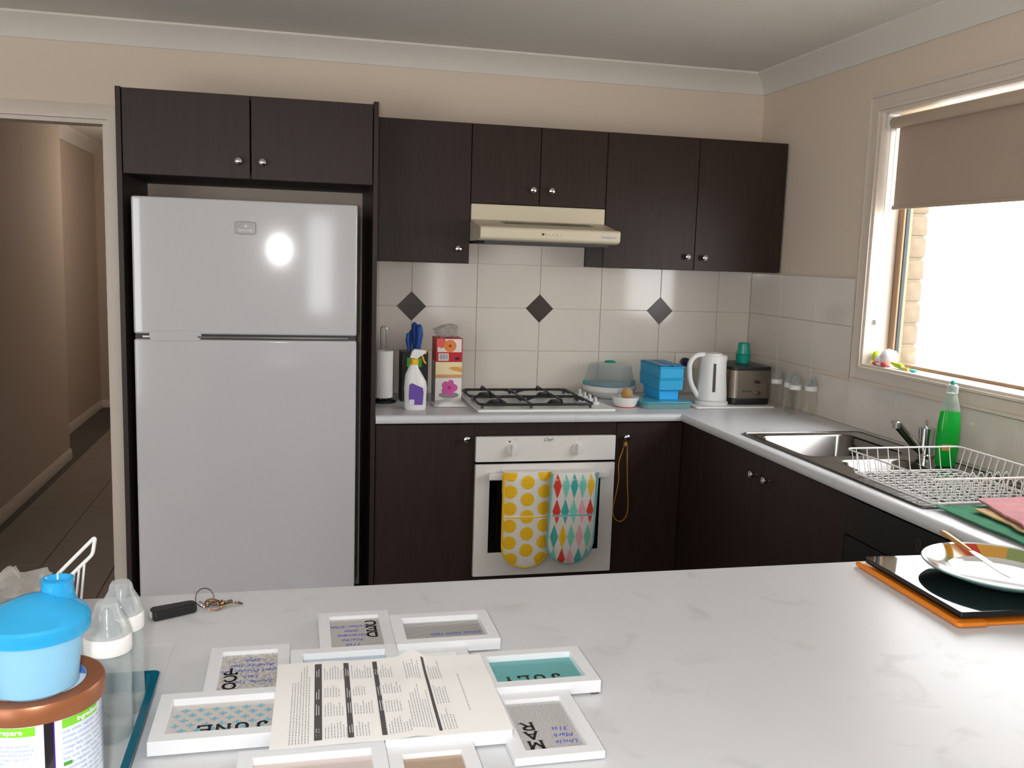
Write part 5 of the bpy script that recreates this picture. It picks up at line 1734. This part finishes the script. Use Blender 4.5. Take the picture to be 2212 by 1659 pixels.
pt.build('printed_text', ['ink_grey', 'ink_light', 'print_white'], sh, world=True)

# ---------------------------------------------------------------- glass board, plate, knife
BR = -0.045
om = thing('silicone_mat', 'orange mat showing along the edge of the black glass board', 'mat', (-0.794, -2.684, PZ), rz=BR)
MB().prism(rrect(-0.228, 0.228, -0.163, 0.168, 0.010, 5), 0, 0.006, 'z').build('sheet', 'board_orange', om, bevel=0.002)
MB().tube([(-0.229, 0.168, 0.006), (-0.2295, -0.158, 0.006)], 0.0055, 10).build('rolled_edge', 'board_orange', om)
MB().prism(rrect(-0.234, -0.170, -0.170, -0.145, 0.010, 4), 0.001, 0.0095, 'z').build('corner_tab', 'board_orange', om, bevel=0.003)
gb = thing('glass_board', 'shiny black glass worktop saver under the patterned plate', 'board', (-0.7925, -2.6835, PZ + 0.0125), rz=BR)
MB().prism(rrect(-0.222, 0.222, -0.157, 0.157, 0.006, 3), 0, 0.012, 'z').build('glass', 'black_glass', gb, bevel=0.0015)
for sx_ in (-1, 1):
    for sy_ in (-1, 1):
        MB().lathe([(0.008, -0.0062), (0.008, 0.0), (0, 0)], 12, (sx_ * 0.19, sy_ * 0.135, 0)).build('foot', 'rubber_grey', gb)
PL = (-0.806, -2.678)
pz0 = PZ + 0.025
pt_ = thing('dinner_plate', 'used dinner plate with red, ochre and green blocks round its rim', 'plate', (PL[0], PL[1], pz0))
PRf = [(0, 0.004), (0.085, 0.004), (0.092, 0.006), (0.100, 0.012), (0.142, 0.026), (0.149, 0.0275), (0.151, 0.0255), (0.148, 0.0225), (0.105, 0.006), (0.092, 0.0005), (0.088, 0.0), (0.084, 0.002), (0, 0.002)]
MB().lathe(PRf[5:], 72, cap=False).build('underside', 'plate_teal', pt_)
MB().lathe([PRf[0], PRf[1], PRf[2], PRf[3]], 72, cap=False).build('well', 'plate_white', pt_)
MB().lathe(PRf[4:6], 72, cap=False).build('rim', 'plate_white', pt_)
mb = MB()
seq = [0, 2, 1, 0, 1, 2, 3, 0, 1, 2, 3, 0, 1, 2, 3, 1]
for i in range(72):
    a, b = 2 * PI * i / 72, 2 * PI * (i + 1) / 72
    mb.add([(r * math.cos(q), r * math.sin(q), z) for r, z, q in ((0.100, 0.012, a), (0.142, 0.026, a), (0.142, 0.026, b), (0.100, 0.012, b))], [(0, 1, 2, 3)], seq[int(i / 4.5)])
mb.build('painted_band', ['plate_red', 'plate_ochre', 'plate_green', 'plate_white'], pt_)
kn = thing('table_knife', 'table knife with a brass handle resting across the plate', 'knife', (-0.812, -2.58, pz0 + 0.028), rz=0.0)
k0, k1, k2 = Vector((0.008, 0.086, 0.012)), Vector((-0.014, -0.030, 0.0065)), Vector((-0.052, -0.185, 0.0045))
MB().tube([k0, k0.lerp(k1, .15), k0.lerp(k1, .6), k1], [0.006, 0.0082, 0.0075, 0.005], 10, flat=.6).build('handle', 'knife_handle', kn)
dv = (k2 - k1).normalized()
nv = Vector((-dv.y, dv.x, 0)).normalized() * 0.0088
mb = MB()
q = [k1 - nv * .5, k1 + nv * .5, k1.lerp(k2, .15) + nv, k1.lerp(k2, .85) + nv, k2, k1.lerp(k2, .85) - nv * .7, k1.lerp(k2, .15) - nv * .8]
mb.add([tuple(p) for p in q], [tuple(range(7))])
mb.build('blade', 'steel', kn, solid=0.0016)
